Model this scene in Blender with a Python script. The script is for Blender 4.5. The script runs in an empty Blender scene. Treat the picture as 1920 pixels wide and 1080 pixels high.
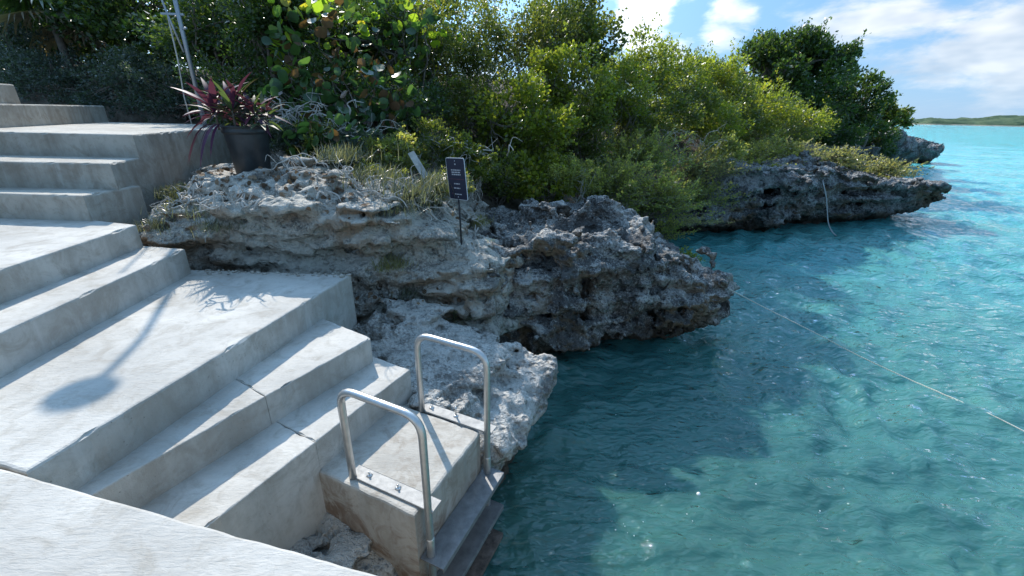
import bpy, bmesh, math, random
import numpy as np
from mathutils import Matrix, Vector

scene = bpy.context.scene
COL = scene.collection
R = math.radians

# ------------------------------------------------------------------ camera
FPX, PCX, PCY = 800.0, 960.0, 540.0
PITCH, ROLL = math.atan(327.0 / 800.0), R(1.1)
CAM = np.array([0.0, 0.0, 3.28])
_fw = np.array([0, math.cos(PITCH), -math.sin(PITCH)])
_u0 = np.array([0, math.sin(PITCH), math.cos(PITCH)])
_r0 = np.array([1.0, 0, 0])
_rt = _r0 * math.cos(ROLL) + _u0 * math.sin(ROLL)
_up = -_r0 * math.sin(ROLL) + _u0 * math.cos(ROLL)
cam = bpy.data.cameras.new('camera')
cam.sensor_width = 36.0
cam.lens = 36.0 * FPX / 1920.0
cam.clip_start, cam.clip_end = 0.05, 20000
cam_ob = bpy.data.objects.new('camera', cam)
cam_ob.matrix_world = Matrix(((_rt[0], _up[0], -_fw[0], CAM[0]), (_rt[1], _up[1], -_fw[1], CAM[1]),
                              (_rt[2], _up[2], -_fw[2], CAM[2]), (0, 0, 0, 1)))
COL.objects.link(cam_ob)
scene.camera = cam_ob

# ------------------------------------------------------------------ sun, sky, exposure
SUN_EL = R(40)
SUN_AZ = math.atan2(-0.455, 0.89)          # from +Y, clockwise positive
SUN = np.array([math.sin(SUN_AZ) * math.cos(SUN_EL), math.cos(SUN_AZ) * math.cos(SUN_EL), math.sin(SUN_EL)])
sl = bpy.data.lights.new('sun', 'SUN')
sl.energy, sl.angle, sl.color = 3.4, R(0.6), (1.0, 0.94, 0.85)
so = bpy.data.objects.new('sun', sl)
so.rotation_euler = Vector(SUN).to_track_quat('Z', 'Y').to_euler()
COL.objects.link(so)
scene.view_settings.view_transform = 'Standard'
scene.view_settings.look = 'None'
scene.view_settings.exposure = 0.80
scene.view_settings.gamma = 1.0
scene.cycles.max_bounces = 5
scene.cycles.diffuse_bounces = 3
scene.cycles.glossy_bounces = 2
scene.cycles.transmission_bounces = 3
scene.cycles.transparent_max_bounces = 6
scene.cycles.caustics_reflective = False
scene.cycles.caustics_refractive = False
scene.cycles.sample_clamp_indirect = 4.0


class NT:
    """small helper to write node trees"""
    def __init__(self, tree):
        self.t = tree
        tree.nodes.clear()

    def n(self, kind, **kw):
        nd = self.t.nodes.new(kind)
        ins = kw.pop('ins', {})
        for k, v in kw.items():
            setattr(nd, k, v)
        for k, v in ins.items():
            self.put(nd.inputs[k], v)
        return nd

    def put(self, sock, v):
        if isinstance(v, bpy.types.NodeSocket):
            self.t.links.new(v, sock)
        elif isinstance(v, bpy.types.Node):
            self.t.links.new(v.outputs[0], sock)
        else:
            if isinstance(v, (tuple, list)) and len(v) == 3 and sock.type == 'RGBA':
                v = (*v, 1)
            sock.default_value = v

    def math(self, op, a, b=0.0, c=0.0, clamp=False):
        nd = self.n('ShaderNodeMath', operation=op, use_clamp=clamp)
        for i, v in enumerate((a, b, c)):
            self.put(nd.inputs[i], v)
        return nd.outputs[0]

    def vmath(self, op, a, b=(0, 0, 0)):
        nd = self.n('ShaderNodeVectorMath', operation=op)
        self.put(nd.inputs[0], a)
        self.put(nd.inputs[1], b)
        return nd.outputs[0]

    def mix(self, f, a, b, blend='MIX'):
        nd = self.n('ShaderNodeMix', data_type='RGBA', blend_type=blend)
        self.put(nd.inputs[0], f)
        self.put(nd.inputs[6], a)
        self.put(nd.inputs[7], b)
        return nd.outputs[2]

    def ramp(self, f, stops, interp='LINEAR'):
        nd = self.n('ShaderNodeValToRGB')
        cr = nd.color_ramp
        cr.interpolation = interp
        while len(cr.elements) < len(stops):
            cr.elements.new(0.5)
        for e, (p, c) in zip(cr.elements, stops):
            e.position = p
            e.color = (c, c, c, 1) if isinstance(c, (int, float)) else (*c, 1)
        self.put(nd.inputs[0], f)
        return nd.outputs[0]

    def noise(self, vec, scale, detail=5, rough=0.55, dist=0.0, out=0):
        nd = self.n('ShaderNodeTexNoise')
        self.put(nd.inputs['Vector'], vec)
        for k, v in (('Scale', scale), ('Detail', detail), ('Roughness', rough), ('Distortion', dist)):
            self.put(nd.inputs[k], v)
        return nd.outputs[out]

    def voronoi(self, vec, scale, feature='F1', out=0):
        nd = self.n('ShaderNodeTexVoronoi', feature=feature)
        self.put(nd.inputs['Vector'], vec)
        self.put(nd.inputs['Scale'], scale)
        return nd.outputs[out]

    def bump(self, h, strength, dist, normal=None):
        nd = self.n('ShaderNodeBump')
        self.put(nd.inputs['Height'], h)
        nd.inputs['Strength'].default_value = strength
        nd.inputs['Distance'].default_value = dist
        if normal is not None:
            self.put(nd.inputs['Normal'], normal)
        return nd.outputs[0]


def material(name):
    m = bpy.data.materials.new(name)
    m.use_nodes = True
    t = NT(m.node_tree)
    out = t.n('ShaderNodeOutputMaterial')
    return m, t, out


world = bpy.data.worlds.new('World')
scene.world = world
world.use_nodes = True
w = NT(world.node_tree)
wout = w.n('ShaderNodeOutputWorld')
sky = w.n('ShaderNodeTexSky', sky_type='NISHITA', sun_disc=False, sun_elevation=SUN_EL, sun_rotation=SUN_AZ,
          altitude=0, air_density=1.0, dust_density=0.25, ozone_density=2.2)
tc = w.n('ShaderNodeTexCoord')
dirv = tc.outputs['Generated']
sep = w.n('ShaderNodeSeparateXYZ', ins={0: dirv})
zz = w.math('ADD', w.math('MAXIMUM', sep.outputs[2], 0.0), 0.30)
pl = w.n('ShaderNodeCombineXYZ', ins={0: w.math('DIVIDE', sep.outputs[0], zz), 1: w.math('DIVIDE', sep.outputs[1], zz), 2: 0.0})
plv = w.n('ShaderNodeMapping', ins={0: pl.outputs[0], 'Location': (2.59, 4.77, 0.0), 'Rotation': (0, 0, R(35)), 'Scale': (1.0, 0.9, 1.0)}).outputs[0]
cn = w.noise(plv, 2.3, 6, 0.60, 0.25)
# the cloud banks seen over the bay, as places where the same cloud field thickens
thick = None
for cpx, cpy, wid, amt in ((1205, 45, 4.2, 0.20), (1255, 95, 3.0, 0.12), (1370, 45, 3.4, 0.13), (1560, 20, 6.0, 0.15), (1690, 45, 6.5, 0.16), (1820, 40, 7.5, 0.17), (1960, 60, 7.0, 0.17), (1790, 103, 2.2, 0.13), (1720, 112, 2.2, 0.10), (1870, 175, 3.0, 0.08)):
    x_, y_ = (cpx - PCX) / FPX, -(cpy - PCY) / FPX
    c_ = _fw + _rt * x_ + _up * y_
    c_ = c_ / np.linalg.norm(c_)
    dt_ = w.n('ShaderNodeVectorMath', operation='DOT_PRODUCT', ins={0: dirv, 1: tuple(c_)}).outputs['Value']
    g_ = w.n('ShaderNodeMapRange', interpolation_type='SMOOTHSTEP', ins={0: dt_, 1: math.cos(R(wid)), 2: 1.0, 3: 0.0, 4: amt}).outputs[0]
    thick = g_ if thick is None else w.math('MAXIMUM', thick, g_)
cn = w.math('ADD', cn, thick)
cmask = w.ramp(cn, [(0.525, 0.0), (0.72, 1.0)], 'EASE')
cdens = w.noise(plv, 3.4, 3, 0.6)
hfade = w.ramp(sep.outputs[2], [(0.0, 0.1), (0.06, 0.7), (0.2, 1.0)])
ccol = w.mix(w.ramp(cdens, [(0.35, 0.0), (0.65, 1.0)]), (2.3, 2.7, 3.2), (4.4, 4.45, 4.45))
# thin cloud scatters forward: brighter towards the sun
fwd = w.math('POWER', w.math('MAXIMUM', w.n('ShaderNodeVectorMath', operation='DOT_PRODUCT', ins={0: dirv, 1: tuple(SUN)}).outputs['Value'], 0.0), 6.0)
ccol = w.vmath('SCALE', ccol)
ccol.node.inputs['Scale'].default_value = 1.0
w.put(ccol.node.inputs['Scale'], w.math('ADD', 1.0, w.math('MULTIPLY', fwd, 11.0)))
skyc = w.mix(0.85, sky.outputs[0], (0.95, 1.98, 3.4))
skyc = w.vmath('SCALE', skyc)
w.put(skyc.node.inputs['Scale'], w.math('ADD', 1.0, w.math('MULTIPLY', fwd, 3.0)))
skymix = w.mix(w.math('MULTIPLY', w.math('MULTIPLY', cmask, hfade), 0.92), skyc, ccol)
bg = w.n('ShaderNodeBackground', ins={'Color': skymix, 'Strength': 0.145})
w.t.links.new(bg.outputs[0], wout.inputs[0])


# ------------------------------------------------------------------ layout helpers
def ray(px, py):
    x, y = (px - PCX) / FPX, -(py - PCY) / FPX
    d = _fw + _rt * x + _up * y
    return d / np.linalg.norm(d)


def at(px, py, z):
    d = ray(px, py)
    return CAM + d * ((z - CAM[2]) / d[2])


def aty(px, py, y):
    d = ray(px, py)
    return CAM + d * (y / d[1])


def proj(p):
    v = np.asarray(p, float) - CAM
    zc = v @ _fw
    return PCX + FPX * (v @ _rt) / zc, PCY - FPX * (v @ _up) / zc


def rise_to(p, py):
    """height above p at which a vertical line reaches image row py"""
    return min(np.arange(0.0, 4.0, 0.005), key=lambda h: abs(proj(p + np.array([0, 0, h]))[1] - py))


def tag(o, label, cat, group=None):
    o['label'] = label
    o['category'] = cat
    if group:
        o['group'] = group
    return o


def kind(o, k):
    o['kind'] = k
    return o


def empty(name, loc, rz=0.0):
    o = bpy.data.objects.new(name, None)
    o.empty_display_size = 0.1
    o.location = loc
    o.rotation_euler = (0, 0, rz)
    COL.objects.link(o)
    return o


def link(name, me, mat=None, parent=None, loc=None):
    o = bpy.data.objects.new(name, me)
    if mat is not None and not me.materials:
        me.materials.append(mat)
    if parent is not None:
        o.parent = parent
        if loc is None:
            o.matrix_parent_inverse = Matrix.LocRotScale(parent.location, parent.rotation_euler, parent.scale).inverted()
    if loc is not None:
        o.location = loc
    COL.objects.link(o)
    return o


def mesh_np(name, v, quads=None, tris=None, smooth=True):
    me = bpy.data.meshes.new(name)
    v = np.asarray(v, np.float32)
    me.vertices.add(len(v))
    me.vertices.foreach_set('co', v.ravel())
    nq = 0 if quads is None else len(quads)
    nt = 0 if tris is None else len(tris)
    loops = np.concatenate([np.asarray(a, np.int32).ravel() for a in (quads, tris) if a is not None and len(a)])
    tot = np.concatenate([np.full(nq, 4, np.int32), np.full(nt, 3, np.int32)])
    start = np.concatenate([[0], np.cumsum(tot)[:-1]]).astype(np.int32)
    me.loops.add(len(loops))
    me.loops.foreach_set('vertex_index', loops)
    me.polygons.add(len(tot))
    me.polygons.foreach_set('loop_start', start)
    me.polygons.foreach_set('loop_total', tot)
    me.update(calc_edges=True)
    me.validate()
    if smooth:
        me.polygons.foreach_set('use_smooth', np.ones(len(tot), bool))
    return me


def point_attr(me, name, vals):
    a = me.attributes.new(name, 'FLOAT', 'POINT')
    a.data.foreach_set('value', np.asarray(vals, np.float32))


# ------------------------------------------------------------------ numpy noise
_rng = np.random.default_rng(7)
_perm = np.tile(_rng.permutation(256), 2).astype(np.int32)
_g = _rng.normal(size=(256, 3)).astype(np.float32)
_g /= np.linalg.norm(_g, axis=1, keepdims=True)
_gx, _gy, _gz = (np.ascontiguousarray(_g[:, c]) for c in range(3))


def pnoise(p, seed=0):
    """gradient noise, p (N,3) -> about -0.7..0.7"""
    p = np.asarray(p, np.float32) + np.float32(seed * 17.31)
    i = np.floor(p).astype(np.int32)
    f = p - i
    u = f * f * f * (f * (f * 6 - 15) + 10)
    i &= 255
    fx, fy, fz = (np.ascontiguousarray(f[:, c]) for c in range(3))
    out = np.zeros(len(p), np.float32)
    for dx in (0, 1):
        wx = u[:, 0] if dx else 1 - u[:, 0]
        px = _perm[(i[:, 0] + dx) & 255]
        for dy in (0, 1):
            wy = u[:, 1] if dy else 1 - u[:, 1]
            py = _perm[(px + i[:, 1] + dy) & 255]
            for dz in (0, 1):
                wz = u[:, 2] if dz else 1 - u[:, 2]
                h = _perm[(py + i[:, 2] + dz) & 255]
                d = _gx[h] * (fx - dx) + _gy[h] * (fy - dy) + _gz[h] * (fz - dz)
                out += wx * wy * wz * d
    return out * 1.5


def fbm(p, octaves, seed=0, gain=0.5):
    s, a, k = 0, 1.0, 1.0
    for o in range(octaves):
        s = s + a * pnoise(p * k, seed + o)
        a *= gain
        k *= 2.03
    return s


def rbf(pts):
    pts = np.asarray(pts, float)
    n = len(pts)
    d = np.linalg.norm(pts[:, None, :2] - pts[None, :, :2], axis=2)
    A = np.zeros((n + 3, n + 3))
    A[:n, :n] = d + np.eye(n) * -0.02
    A[:n, n] = 1
    A[:n, n + 1:] = pts[:, :2]
    A[n, :n] = 1
    A[n + 1:, :n] = pts[:, :2].T
    sol = np.linalg.solve(A, np.concatenate([pts[:, 2], np.zeros(3)]))
    lo, hi = pts[:, 2].min() - 0.1, pts[:, 2].max() + 0.1

    def f(xy):
        xy = np.asarray(xy, float)
        r = np.zeros(len(xy))
        for k in range(n):
            r += sol[k] * np.hypot(xy[:, 0] - pts[k, 0], xy[:, 1] - pts[k, 1])
        r += sol[n] + xy @ sol[n + 1:]
        return np.clip(r, lo, hi)
    return f


def poly_sd(xy, poly):
    """signed distance to a polygon, negative inside"""
    poly = np.asarray(poly, float)
    d = np.full(len(xy), 1e9)
    inside = np.zeros(len(xy), bool)
    for k in range(len(poly)):
        a, b = poly[k], poly[(k + 1) % len(poly)]
        e = b - a
        wv = xy - a
        t = np.clip((wv @ e) / (e @ e), 0, 1)
        d = np.minimum(d, np.hypot(wv[:, 0] - t * e[0], wv[:, 1] - t * e[1]))
        c = (a[1] > xy[:, 1]) != (b[1] > xy[:, 1])
        with np.errstate(divide='ignore', invalid='ignore'):
            xi = a[0] + (xy[:, 1] - a[1]) / (b[1] - a[1] + 1e-12) * e[0]
        inside ^= c & (xy[:, 0] < xi)
    return np.where(inside, -d, d)


def surface_nets(f, org, h):
    """iso-surface f = 0 of a grid as a quad mesh"""
    nx, ny, nz = f.shape
    s = f < 0
    cnt = np.zeros((nx - 1, ny - 1, nz - 1), np.int8)
    for a in (0, 1):
        for b in (0, 1):
            for c in (0, 1):
                cnt += s[a:nx - 1 + a, b:ny - 1 + b, c:nz - 1 + c]
    act = (cnt > 0) & (cnt < 8)
    idx = np.full(act.shape, -1, np.int32)
    ii = np.argwhere(act)
    idx[act] = np.arange(len(ii))
    acc = np.zeros((len(ii), 3))
    num = np.zeros(len(ii))
    corners = [(a, b, c) for a in (0, 1) for b in (0, 1) for c in (0, 1)]
    for p in corners:
        for ax in range(3):
            if p[ax] == 0:
                q = list(p)
                q[ax] = 1
                fp = f[ii[:, 0] + p[0], ii[:, 1] + p[1], ii[:, 2] + p[2]]
                fq = f[ii[:, 0] + q[0], ii[:, 1] + q[1], ii[:, 2] + q[2]]
                m = (fp < 0) != (fq < 0)
                t = np.where(m, fp / np.where(m, fp - fq, 1), 0)
                pos = np.tile(np.array(p, float), (len(ii), 1))
                pos[:, ax] += t
                acc += pos * m[:, None]
                num += m
    v = org + (ii + acc / num[:, None]) * h
    quads = []
    for ax in range(3):
        o1, o2 = [(1, 2), (2, 0), (0, 1)][ax]
        sl0 = [slice(1, -1)] * 3
        sl0[ax] = slice(0, -1)
        sl1 = list(sl0)
        sl1[ax] = slice(1, None)
        a, b = s[tuple(sl0)], s[tuple(sl1)]
        e = np.argwhere(a != b)
        off = np.ones(3, int)
        off[ax] = 0
        e = e + off
        flip = s[e[:, 0], e[:, 1], e[:, 2]]
        d1 = np.zeros(3, int)
        d1[o1] = 1
        d2 = np.zeros(3, int)
        d2[o2] = 1
        g = lambda q: idx[q[:, 0], q[:, 1], q[:, 2]]
        q = np.stack([g(e - d1 - d2), g(e - d2), g(e), g(e - d1)], 1)
        q[~flip] = q[~flip][:, ::-1]
        quads.append(q)
    q = np.concatenate(quads)
    return v, q[(q >= 0).all(1)]
# ------------------------------------------------------------------ materials
def rock_material(name, pale, mid, dark, warm, lichen=0.47, bump=1.0, scale=1.0, speck=0.5):
    m, t, out = material(name)
    g = t.n('ShaderNodeNewGeometry')
    pos, nor = g.outputs['Position'], g.outputs['Normal']
    sp = t.n('ShaderNodeSeparateXYZ', ins={0: pos})
    sn = t.n('ShaderNodeSeparateXYZ', ins={0: nor})
    n1 = t.noise(pos, 1.7 * scale, 4, 0.62, 0.4)
    n2 = t.noise(pos, 9.0 * scale, 5, 0.68, 0.3)
    n3 = t.noise(pos, 38.0 * scale, 3, 0.7)
    c = t.mix(t.ramp(n2, [(0.36, 0.0), (0.62, 1.0)]), mid, pale)
    # upward-facing parts are mixed towards the pale tone
    c = t.mix(t.math('MULTIPLY', t.ramp(sn.outputs[2], [(0.15, 0.0), (0.75, 1.0)]), 0.45), c, pale)
    # black lichen blotches and specks
    c = t.mix(t.math('MULTIPLY', t.ramp(t.math('ADD', t.math('MULTIPLY', n1, 0.6), t.math('MULTIPLY', n3, 0.4)), [(lichen, 0.0), (lichen + 0.10, 1.0)]), 0.8), c, dark)
    c = t.mix(t.ramp(n3, [(0.56, 0.0), (0.66, speck)]), c, dark)
    c = t.mix(t.ramp(n3, [(0.30, 0.55), (0.42, 0.0)]), c, (0.60, 0.59, 0.56))
    # tan unweathered stone on downward faces and low down
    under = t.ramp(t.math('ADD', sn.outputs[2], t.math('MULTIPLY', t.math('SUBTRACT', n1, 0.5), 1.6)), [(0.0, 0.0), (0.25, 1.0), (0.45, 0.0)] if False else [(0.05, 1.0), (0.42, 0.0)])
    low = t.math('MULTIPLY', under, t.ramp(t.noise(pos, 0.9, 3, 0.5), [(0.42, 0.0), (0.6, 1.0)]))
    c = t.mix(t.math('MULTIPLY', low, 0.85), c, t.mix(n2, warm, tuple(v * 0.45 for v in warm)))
    # tide band
    zb = t.math('ADD', sp.outputs[2], t.math('MULTIPLY', t.math('SUBTRACT', n2, 0.5), 0.35))
    c = t.mix(t.ramp(zb, [(0.22, 0.9), (0.48, 0.0)]), c, t.mix(n3, (0.035, 0.030, 0.026), (0.11, 0.075, 0.045)))
    v1 = t.voronoi(pos, 12 * scale)
    pit = t.ramp(v1, [(0.05, 0.0), (0.42, 1.0)])
    strat = t.n('ShaderNodeMapping', ins={0: pos, 'Scale': (2.0, 2.0, 22.0)}).outputs[0]
    st = t.noise(strat, 1.0, 3, 0.6)
    h = t.math('ADD', t.math('MULTIPLY', pit, 0.8), t.math('ADD', t.math('MULTIPLY', n2, 1.0), t.math('ADD', t.math('MULTIPLY', n3, 0.45), t.math('MULTIPLY', st, 0.5))))
    b = t.bump(h, 1.0, 0.10 * bump)
    p = t.n('ShaderNodeBsdfPrincipled', ins={'Base Color': c, 'Roughness': 0.9, 'Specular IOR Level': 0.25, 'Normal': b})
    t.t.links.new(p.outputs[0], out.inputs[0])
    return m


M = {}
M['rock'] = rock_material('grey karst limestone', (0.56, 0.54, 0.50), (0.27, 0.26, 0.245), (0.05, 0.049, 0.05), (0.34, 0.22, 0.125), lichen=0.43)
M['rock_bank'] = rock_material('bank limestone', (0.54, 0.505, 0.44), (0.37, 0.34, 0.285), (0.13, 0.122, 0.11), (0.38, 0.255, 0.155), lichen=0.51, speck=0.2, bump=0.7)
M['rock_ledge'] = rock_material('pale limestone ledge', (0.62, 0.595, 0.545), (0.48, 0.46, 0.415), (0.20, 0.19, 0.175), (0.40, 0.33, 0.25), speck=0.25)
M['rock_far'] = rock_material('distant limestone', (0.46, 0.46, 0.45), (0.18, 0.18, 0.18), (0.035, 0.037, 0.04), (0.30, 0.19, 0.11), bump=3.0, scale=0.5, speck=0.7)


def concrete_material(name, base, dirt, rust=False):
    m, t, out = material(name)
    g = t.n('ShaderNodeNewGeometry')
    pos = g.outputs['Position']
    sn = t.n('ShaderNodeSeparateXYZ', ins={0: g.outputs['Normal']})
    side = t.ramp(t.math('ABSOLUTE', sn.outputs[2]), [(0.3, 1.0), (0.8, 0.0)])
    n1 = t.noise(pos, 1.6, 4, 0.6, 0.3)
    n2 = t.noise(pos, 14, 4, 0.65)
    brush = t.n('ShaderNodeMapping', ins={0: pos, 'Rotation': (0, 0, R(-22)), 'Scale': (16, 70, 40)}).outputs[0]
    n3 = t.noise(brush, 1.0, 3, 0.7, 0.6)
    streak = t.n('ShaderNodeMapping', ins={0: pos, 'Scale': (9, 9, 0.8)}).outputs[0]
    n4 = t.noise(streak, 1.0, 3, 0.65)
    c = t.mix(t.ramp(n1, [(0.36, 0.0), (0.64, 1.0)]), tuple(min(0.62, v * 1.08) for v in base), tuple(v * 0.80 for v in base))
    blot = t.noise(pos, 5.0, 5, 0.7, 0.8)
    c = t.mix(t.ramp(blot, [(0.50, 0.0), (0.66, 0.6)]), c, dirt)
    c = t.mix(t.math('MULTIPLY', t.ramp(n2, [(0.5, 0.0), (0.72, 1.0)]), 0.35), c, dirt)
    c = t.mix(t.math('MULTIPLY', side, t.ramp(t.math('ADD', t.math('MULTIPLY', n4, 0.5), t.math('MULTIPLY', n1, 0.5)), [(0.46, 0.0), (0.62, 0.55)])), c, dirt)
    c = t.mix(t.math('MULTIPLY', side, t.ramp(n4, [(0.28, 0.25), (0.38, 0.0)])), c, (0.66, 0.65, 0.62))
    hole = t.voronoi(pos, 26)
    holes = t.math('MULTIPLY', t.ramp(hole, [(0.075, 1.0), (0.11, 0.0)]), t.ramp(t.noise(pos, 3.5, 2, 0.5), [(0.52, 0.0), (0.6, 1.0)]))
    holes = t.math('MULTIPLY', holes, side)
    c = t.mix(t.math('MULTIPLY', holes, 0.5), c, (0.14, 0.135, 0.125))
    trowel = t.math('MULTIPLY', t.ramp(n3, [(0.57, 0.0), (0.68, 1.0)]), t.ramp(n1, [(0.45, 0.0), (0.62, 1.0)]))
    c = t.mix(t.math('MULTIPLY', trowel, 0.3), c, (0.25, 0.24, 0.22))
    if rust:
        sp = t.n('ShaderNodeSeparateXYZ', ins={0: pos})
        low = t.ramp(t.math('ADD', sp.outputs[2], t.math('MULTIPLY', t.math('SUBTRACT', n1, 0.5), 1.2)), [(0.55, 1.0), (0.95, 0.0)])
        c = t.mix(t.math('MULTIPLY', t.math('MULTIPLY', low, side), t.ramp(blot, [(0.42, 0.15), (0.56, 0.85)])), c, t.mix(n2, (0.10, 0.055, 0.035), (0.26, 0.17, 0.11)))
    h = t.math('ADD', t.math('MULTIPLY', n2, 0.6), t.math('MULTIPLY', n3, 0.7))
    h = t.math('SUBTRACT', h, t.math('MULTIPLY', holes, 1.6))
    b = t.bump(h, 0.55, 0.012)
    p = t.n('ShaderNodeBsdfPrincipled', ins={'Base Color': c, 'Roughness': 0.88, 'Specular IOR Level': 0.3, 'Normal': b})
    t.t.links.new(p.outputs[0], out.inputs[0])
    return m


M['concrete'] = concrete_material('cast concrete', (0.50, 0.475, 0.43), (0.30, 0.27, 0.225))
M['concrete_old'] = concrete_material('stained concrete', (0.44, 0.41, 0.355), (0.24, 0.20, 0.155))
M['concrete_sea'] = concrete_material('sea stained concrete', (0.45, 0.42, 0.37), (0.24, 0.20, 0.155), True)


def simple(name, col, rough=0.6, metal=0.0, var=0.15, vscale=12.0, bump=0.0, bscale=60.0, spec=0.4):
    m, t, out = material(name)
    pos = t.n('ShaderNodeTexCoord').outputs['Object']
    n1 = t.noise(pos, vscale, 5, 0.6, 0.2)
    c = t.mix(t.ramp(n1, [(0.3, 0.0), (0.7, 1.0)]), tuple(min(1, v * (1 + var)) for v in col), tuple(v * (1 - var) for v in col))
    r = t.math('ADD', t.math('MULTIPLY', t.math('SUBTRACT', n1, 0.5), 0.25), rough)
    ins = {'Base Color': c, 'Roughness': r, 'Metallic': metal, 'Specular IOR Level': spec}
    if bump:
        ins['Normal'] = t.bump(t.noise(pos, bscale, 4, 0.6), 0.5, bump)
    p = t.n('ShaderNodeBsdfPrincipled', ins=ins)
    t.t.links.new(p.outputs[0], out.inputs[0])
    return m


M['steel'] = simple('brushed stainless tube', (0.56, 0.55, 0.53), 0.34, 0.85, 0.12, 18, 0.002, 200)
M['steel_plate'] = simple('dull steel plate', (0.34, 0.33, 0.31), 0.65, 0.15, 0.18, 20, 0.003, 120)
M['tread'] = simple('grey ladder tread', (0.20, 0.20, 0.20), 0.55, 0.4, 0.25, 14, 0.003, 120)
M['tread_algae'] = simple('algae covered tread', (0.12, 0.095, 0.08), 0.8, 0.0, 0.6, 16, 0.01, 50)
M['galv'] = simple('galvanised pipe', (0.30, 0.33, 0.36), 0.4, 0.6, 0.12, 30)
M['sign_face'] = simple('navy sign face', (0.022, 0.024, 0.045), 0.5, 0.0, 0.1)
M['sign_white'] = simple('sign white', (0.55, 0.57, 0.60), 0.5, 0.0, 0.05)
M['sign_print'] = simple('sign print', (0.42, 0.42, 0.44), 0.6, 0.0, 0.05)
M['sign_red'] = simple('sign red print', (0.16, 0.05, 0.06), 0.6, 0.0, 0.05)
M['post'] = simple('dark steel post', (0.035, 0.035, 0.04), 0.55, 0.3, 0.2)
M['pot'] = simple('black plastic nursery pot', (0.025, 0.030, 0.033), 0.42, 0.0, 0.4, 8, 0.002, 40, spec=0.5)
M['soil'] = simple('potting soil', (0.05, 0.035, 0.025), 0.95, 0.0, 0.4, 40, 0.02, 50)
M['rope'] = simple('off white rope', (0.60, 0.56, 0.47), 0.85, 0.0, 0.2, 40, 0.003, 150)
M['rope_grey'] = simple('grey weathered rope', (0.42, 0.42, 0.42), 0.85, 0.0, 0.2, 40, 0.003, 150)
M['bark'] = simple('grey bark', (0.16, 0.135, 0.11), 0.9, 0.0, 0.4, 10, 0.02, 30)
M['dry'] = simple('bleached dry wood', (0.42, 0.395, 0.355), 0.85, 0.0, 0.3, 14, 0.006, 60)
M['foam'] = simple('foam', (0.80, 0.82, 0.82), 0.7, 0.0, 0.1, 40, 0.01, 80)


def leaf_material(name, stops, trans=0.35, rough=0.34, spec=0.55, tint=(1.0, 1.0, 0.42)):
    """stops: colour ramp over the per-leaf random attribute"""
    m, t, out = material(name)
    a = t.n('ShaderNodeAttribute', attribute_name='rnd', attribute_type='GEOMETRY').outputs['Fac']
    c = t.ramp(a, stops)
    n = t.noise(t.n('ShaderNodeTexCoord').outputs['Object'], 1.3, 3, 0.5)
    c = t.mix(t.ramp(n, [(0.35, 0.0), (0.65, 0.35)]), c, tuple(v * 0.55 for v in stops[0][1]))
    p = t.n('ShaderNodeBsdfPrincipled', ins={'Base Color': c, 'Roughness': rough, 'Specular IOR Level': spec})
    tr = t.n('ShaderNodeBsdfTranslucent', ins={0: t.mix(1.0, c, tuple(3.2 * v for v in tint), 'MULTIPLY')})
    mx = t.n('ShaderNodeMixShader', ins={0: trans, 1: p.outputs[0], 2: tr.outputs[0]})
    t.t.links.new(mx.outputs[0], out.inputs[0])
    return m


L = {}
L['bright'] = leaf_material('bright green leaves', [(0.0, (0.065, 0.090, 0.016)), (0.5, (0.125, 0.150, 0.024)), (0.88, (0.20, 0.21, 0.035)), (1.0, (0.30, 0.23, 0.04))], 0.48)
L['mid'] = leaf_material('mid green leaves', [(0.0, (0.045, 0.065, 0.018)), (0.6, (0.088, 0.108, 0.026)), (1.0, (0.18, 0.175, 0.04))], 0.46)
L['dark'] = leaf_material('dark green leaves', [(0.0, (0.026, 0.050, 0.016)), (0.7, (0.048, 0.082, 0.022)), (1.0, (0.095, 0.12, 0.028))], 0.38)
L['blue'] = leaf_material('blue grey leaves', [(0.0, (0.035, 0.055, 0.045)), (0.7, (0.065, 0.09, 0.07)), (1.0, (0.11, 0.14, 0.10))], 0.25)
L['olive'] = leaf_material('olive feathery leaves', [(0.0, (0.10, 0.12, 0.045)), (0.6, (0.17, 0.18, 0.065)), (1.0, (0.30, 0.265, 0.10))], 0.5)
L['straw'] = leaf_material('straw grass', [(0.0, (0.12, 0.125, 0.065)), (0.5, (0.19, 0.185, 0.105)), (1.0, (0.31, 0.28, 0.18))], 0.4)
L['grey_leaf'] = leaf_material('grey green mat plant', [(0.0, (0.075, 0.085, 0.06)), (0.6, (0.125, 0.135, 0.095)), (1.0, (0.21, 0.20, 0.15))], 0.2)
L['litter'] = leaf_material('dead leaf litter', [(0.0, (0.09, 0.06, 0.04)), (0.6, (0.16, 0.10, 0.065)), (1.0, (0.26, 0.19, 0.13))], 0.1, 0.8, 0.1)
L['palm'] = leaf_material('fan palm leaf', [(0.0, (0.045, 0.085, 0.025)), (1.0, (0.09, 0.14, 0.04))], 0.35)
L['palm_dead'] = leaf_material('dead palm leaf', [(0.0, (0.16, 0.12, 0.085)), (1.0, (0.28, 0.22, 0.16))], 0.2)
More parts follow.
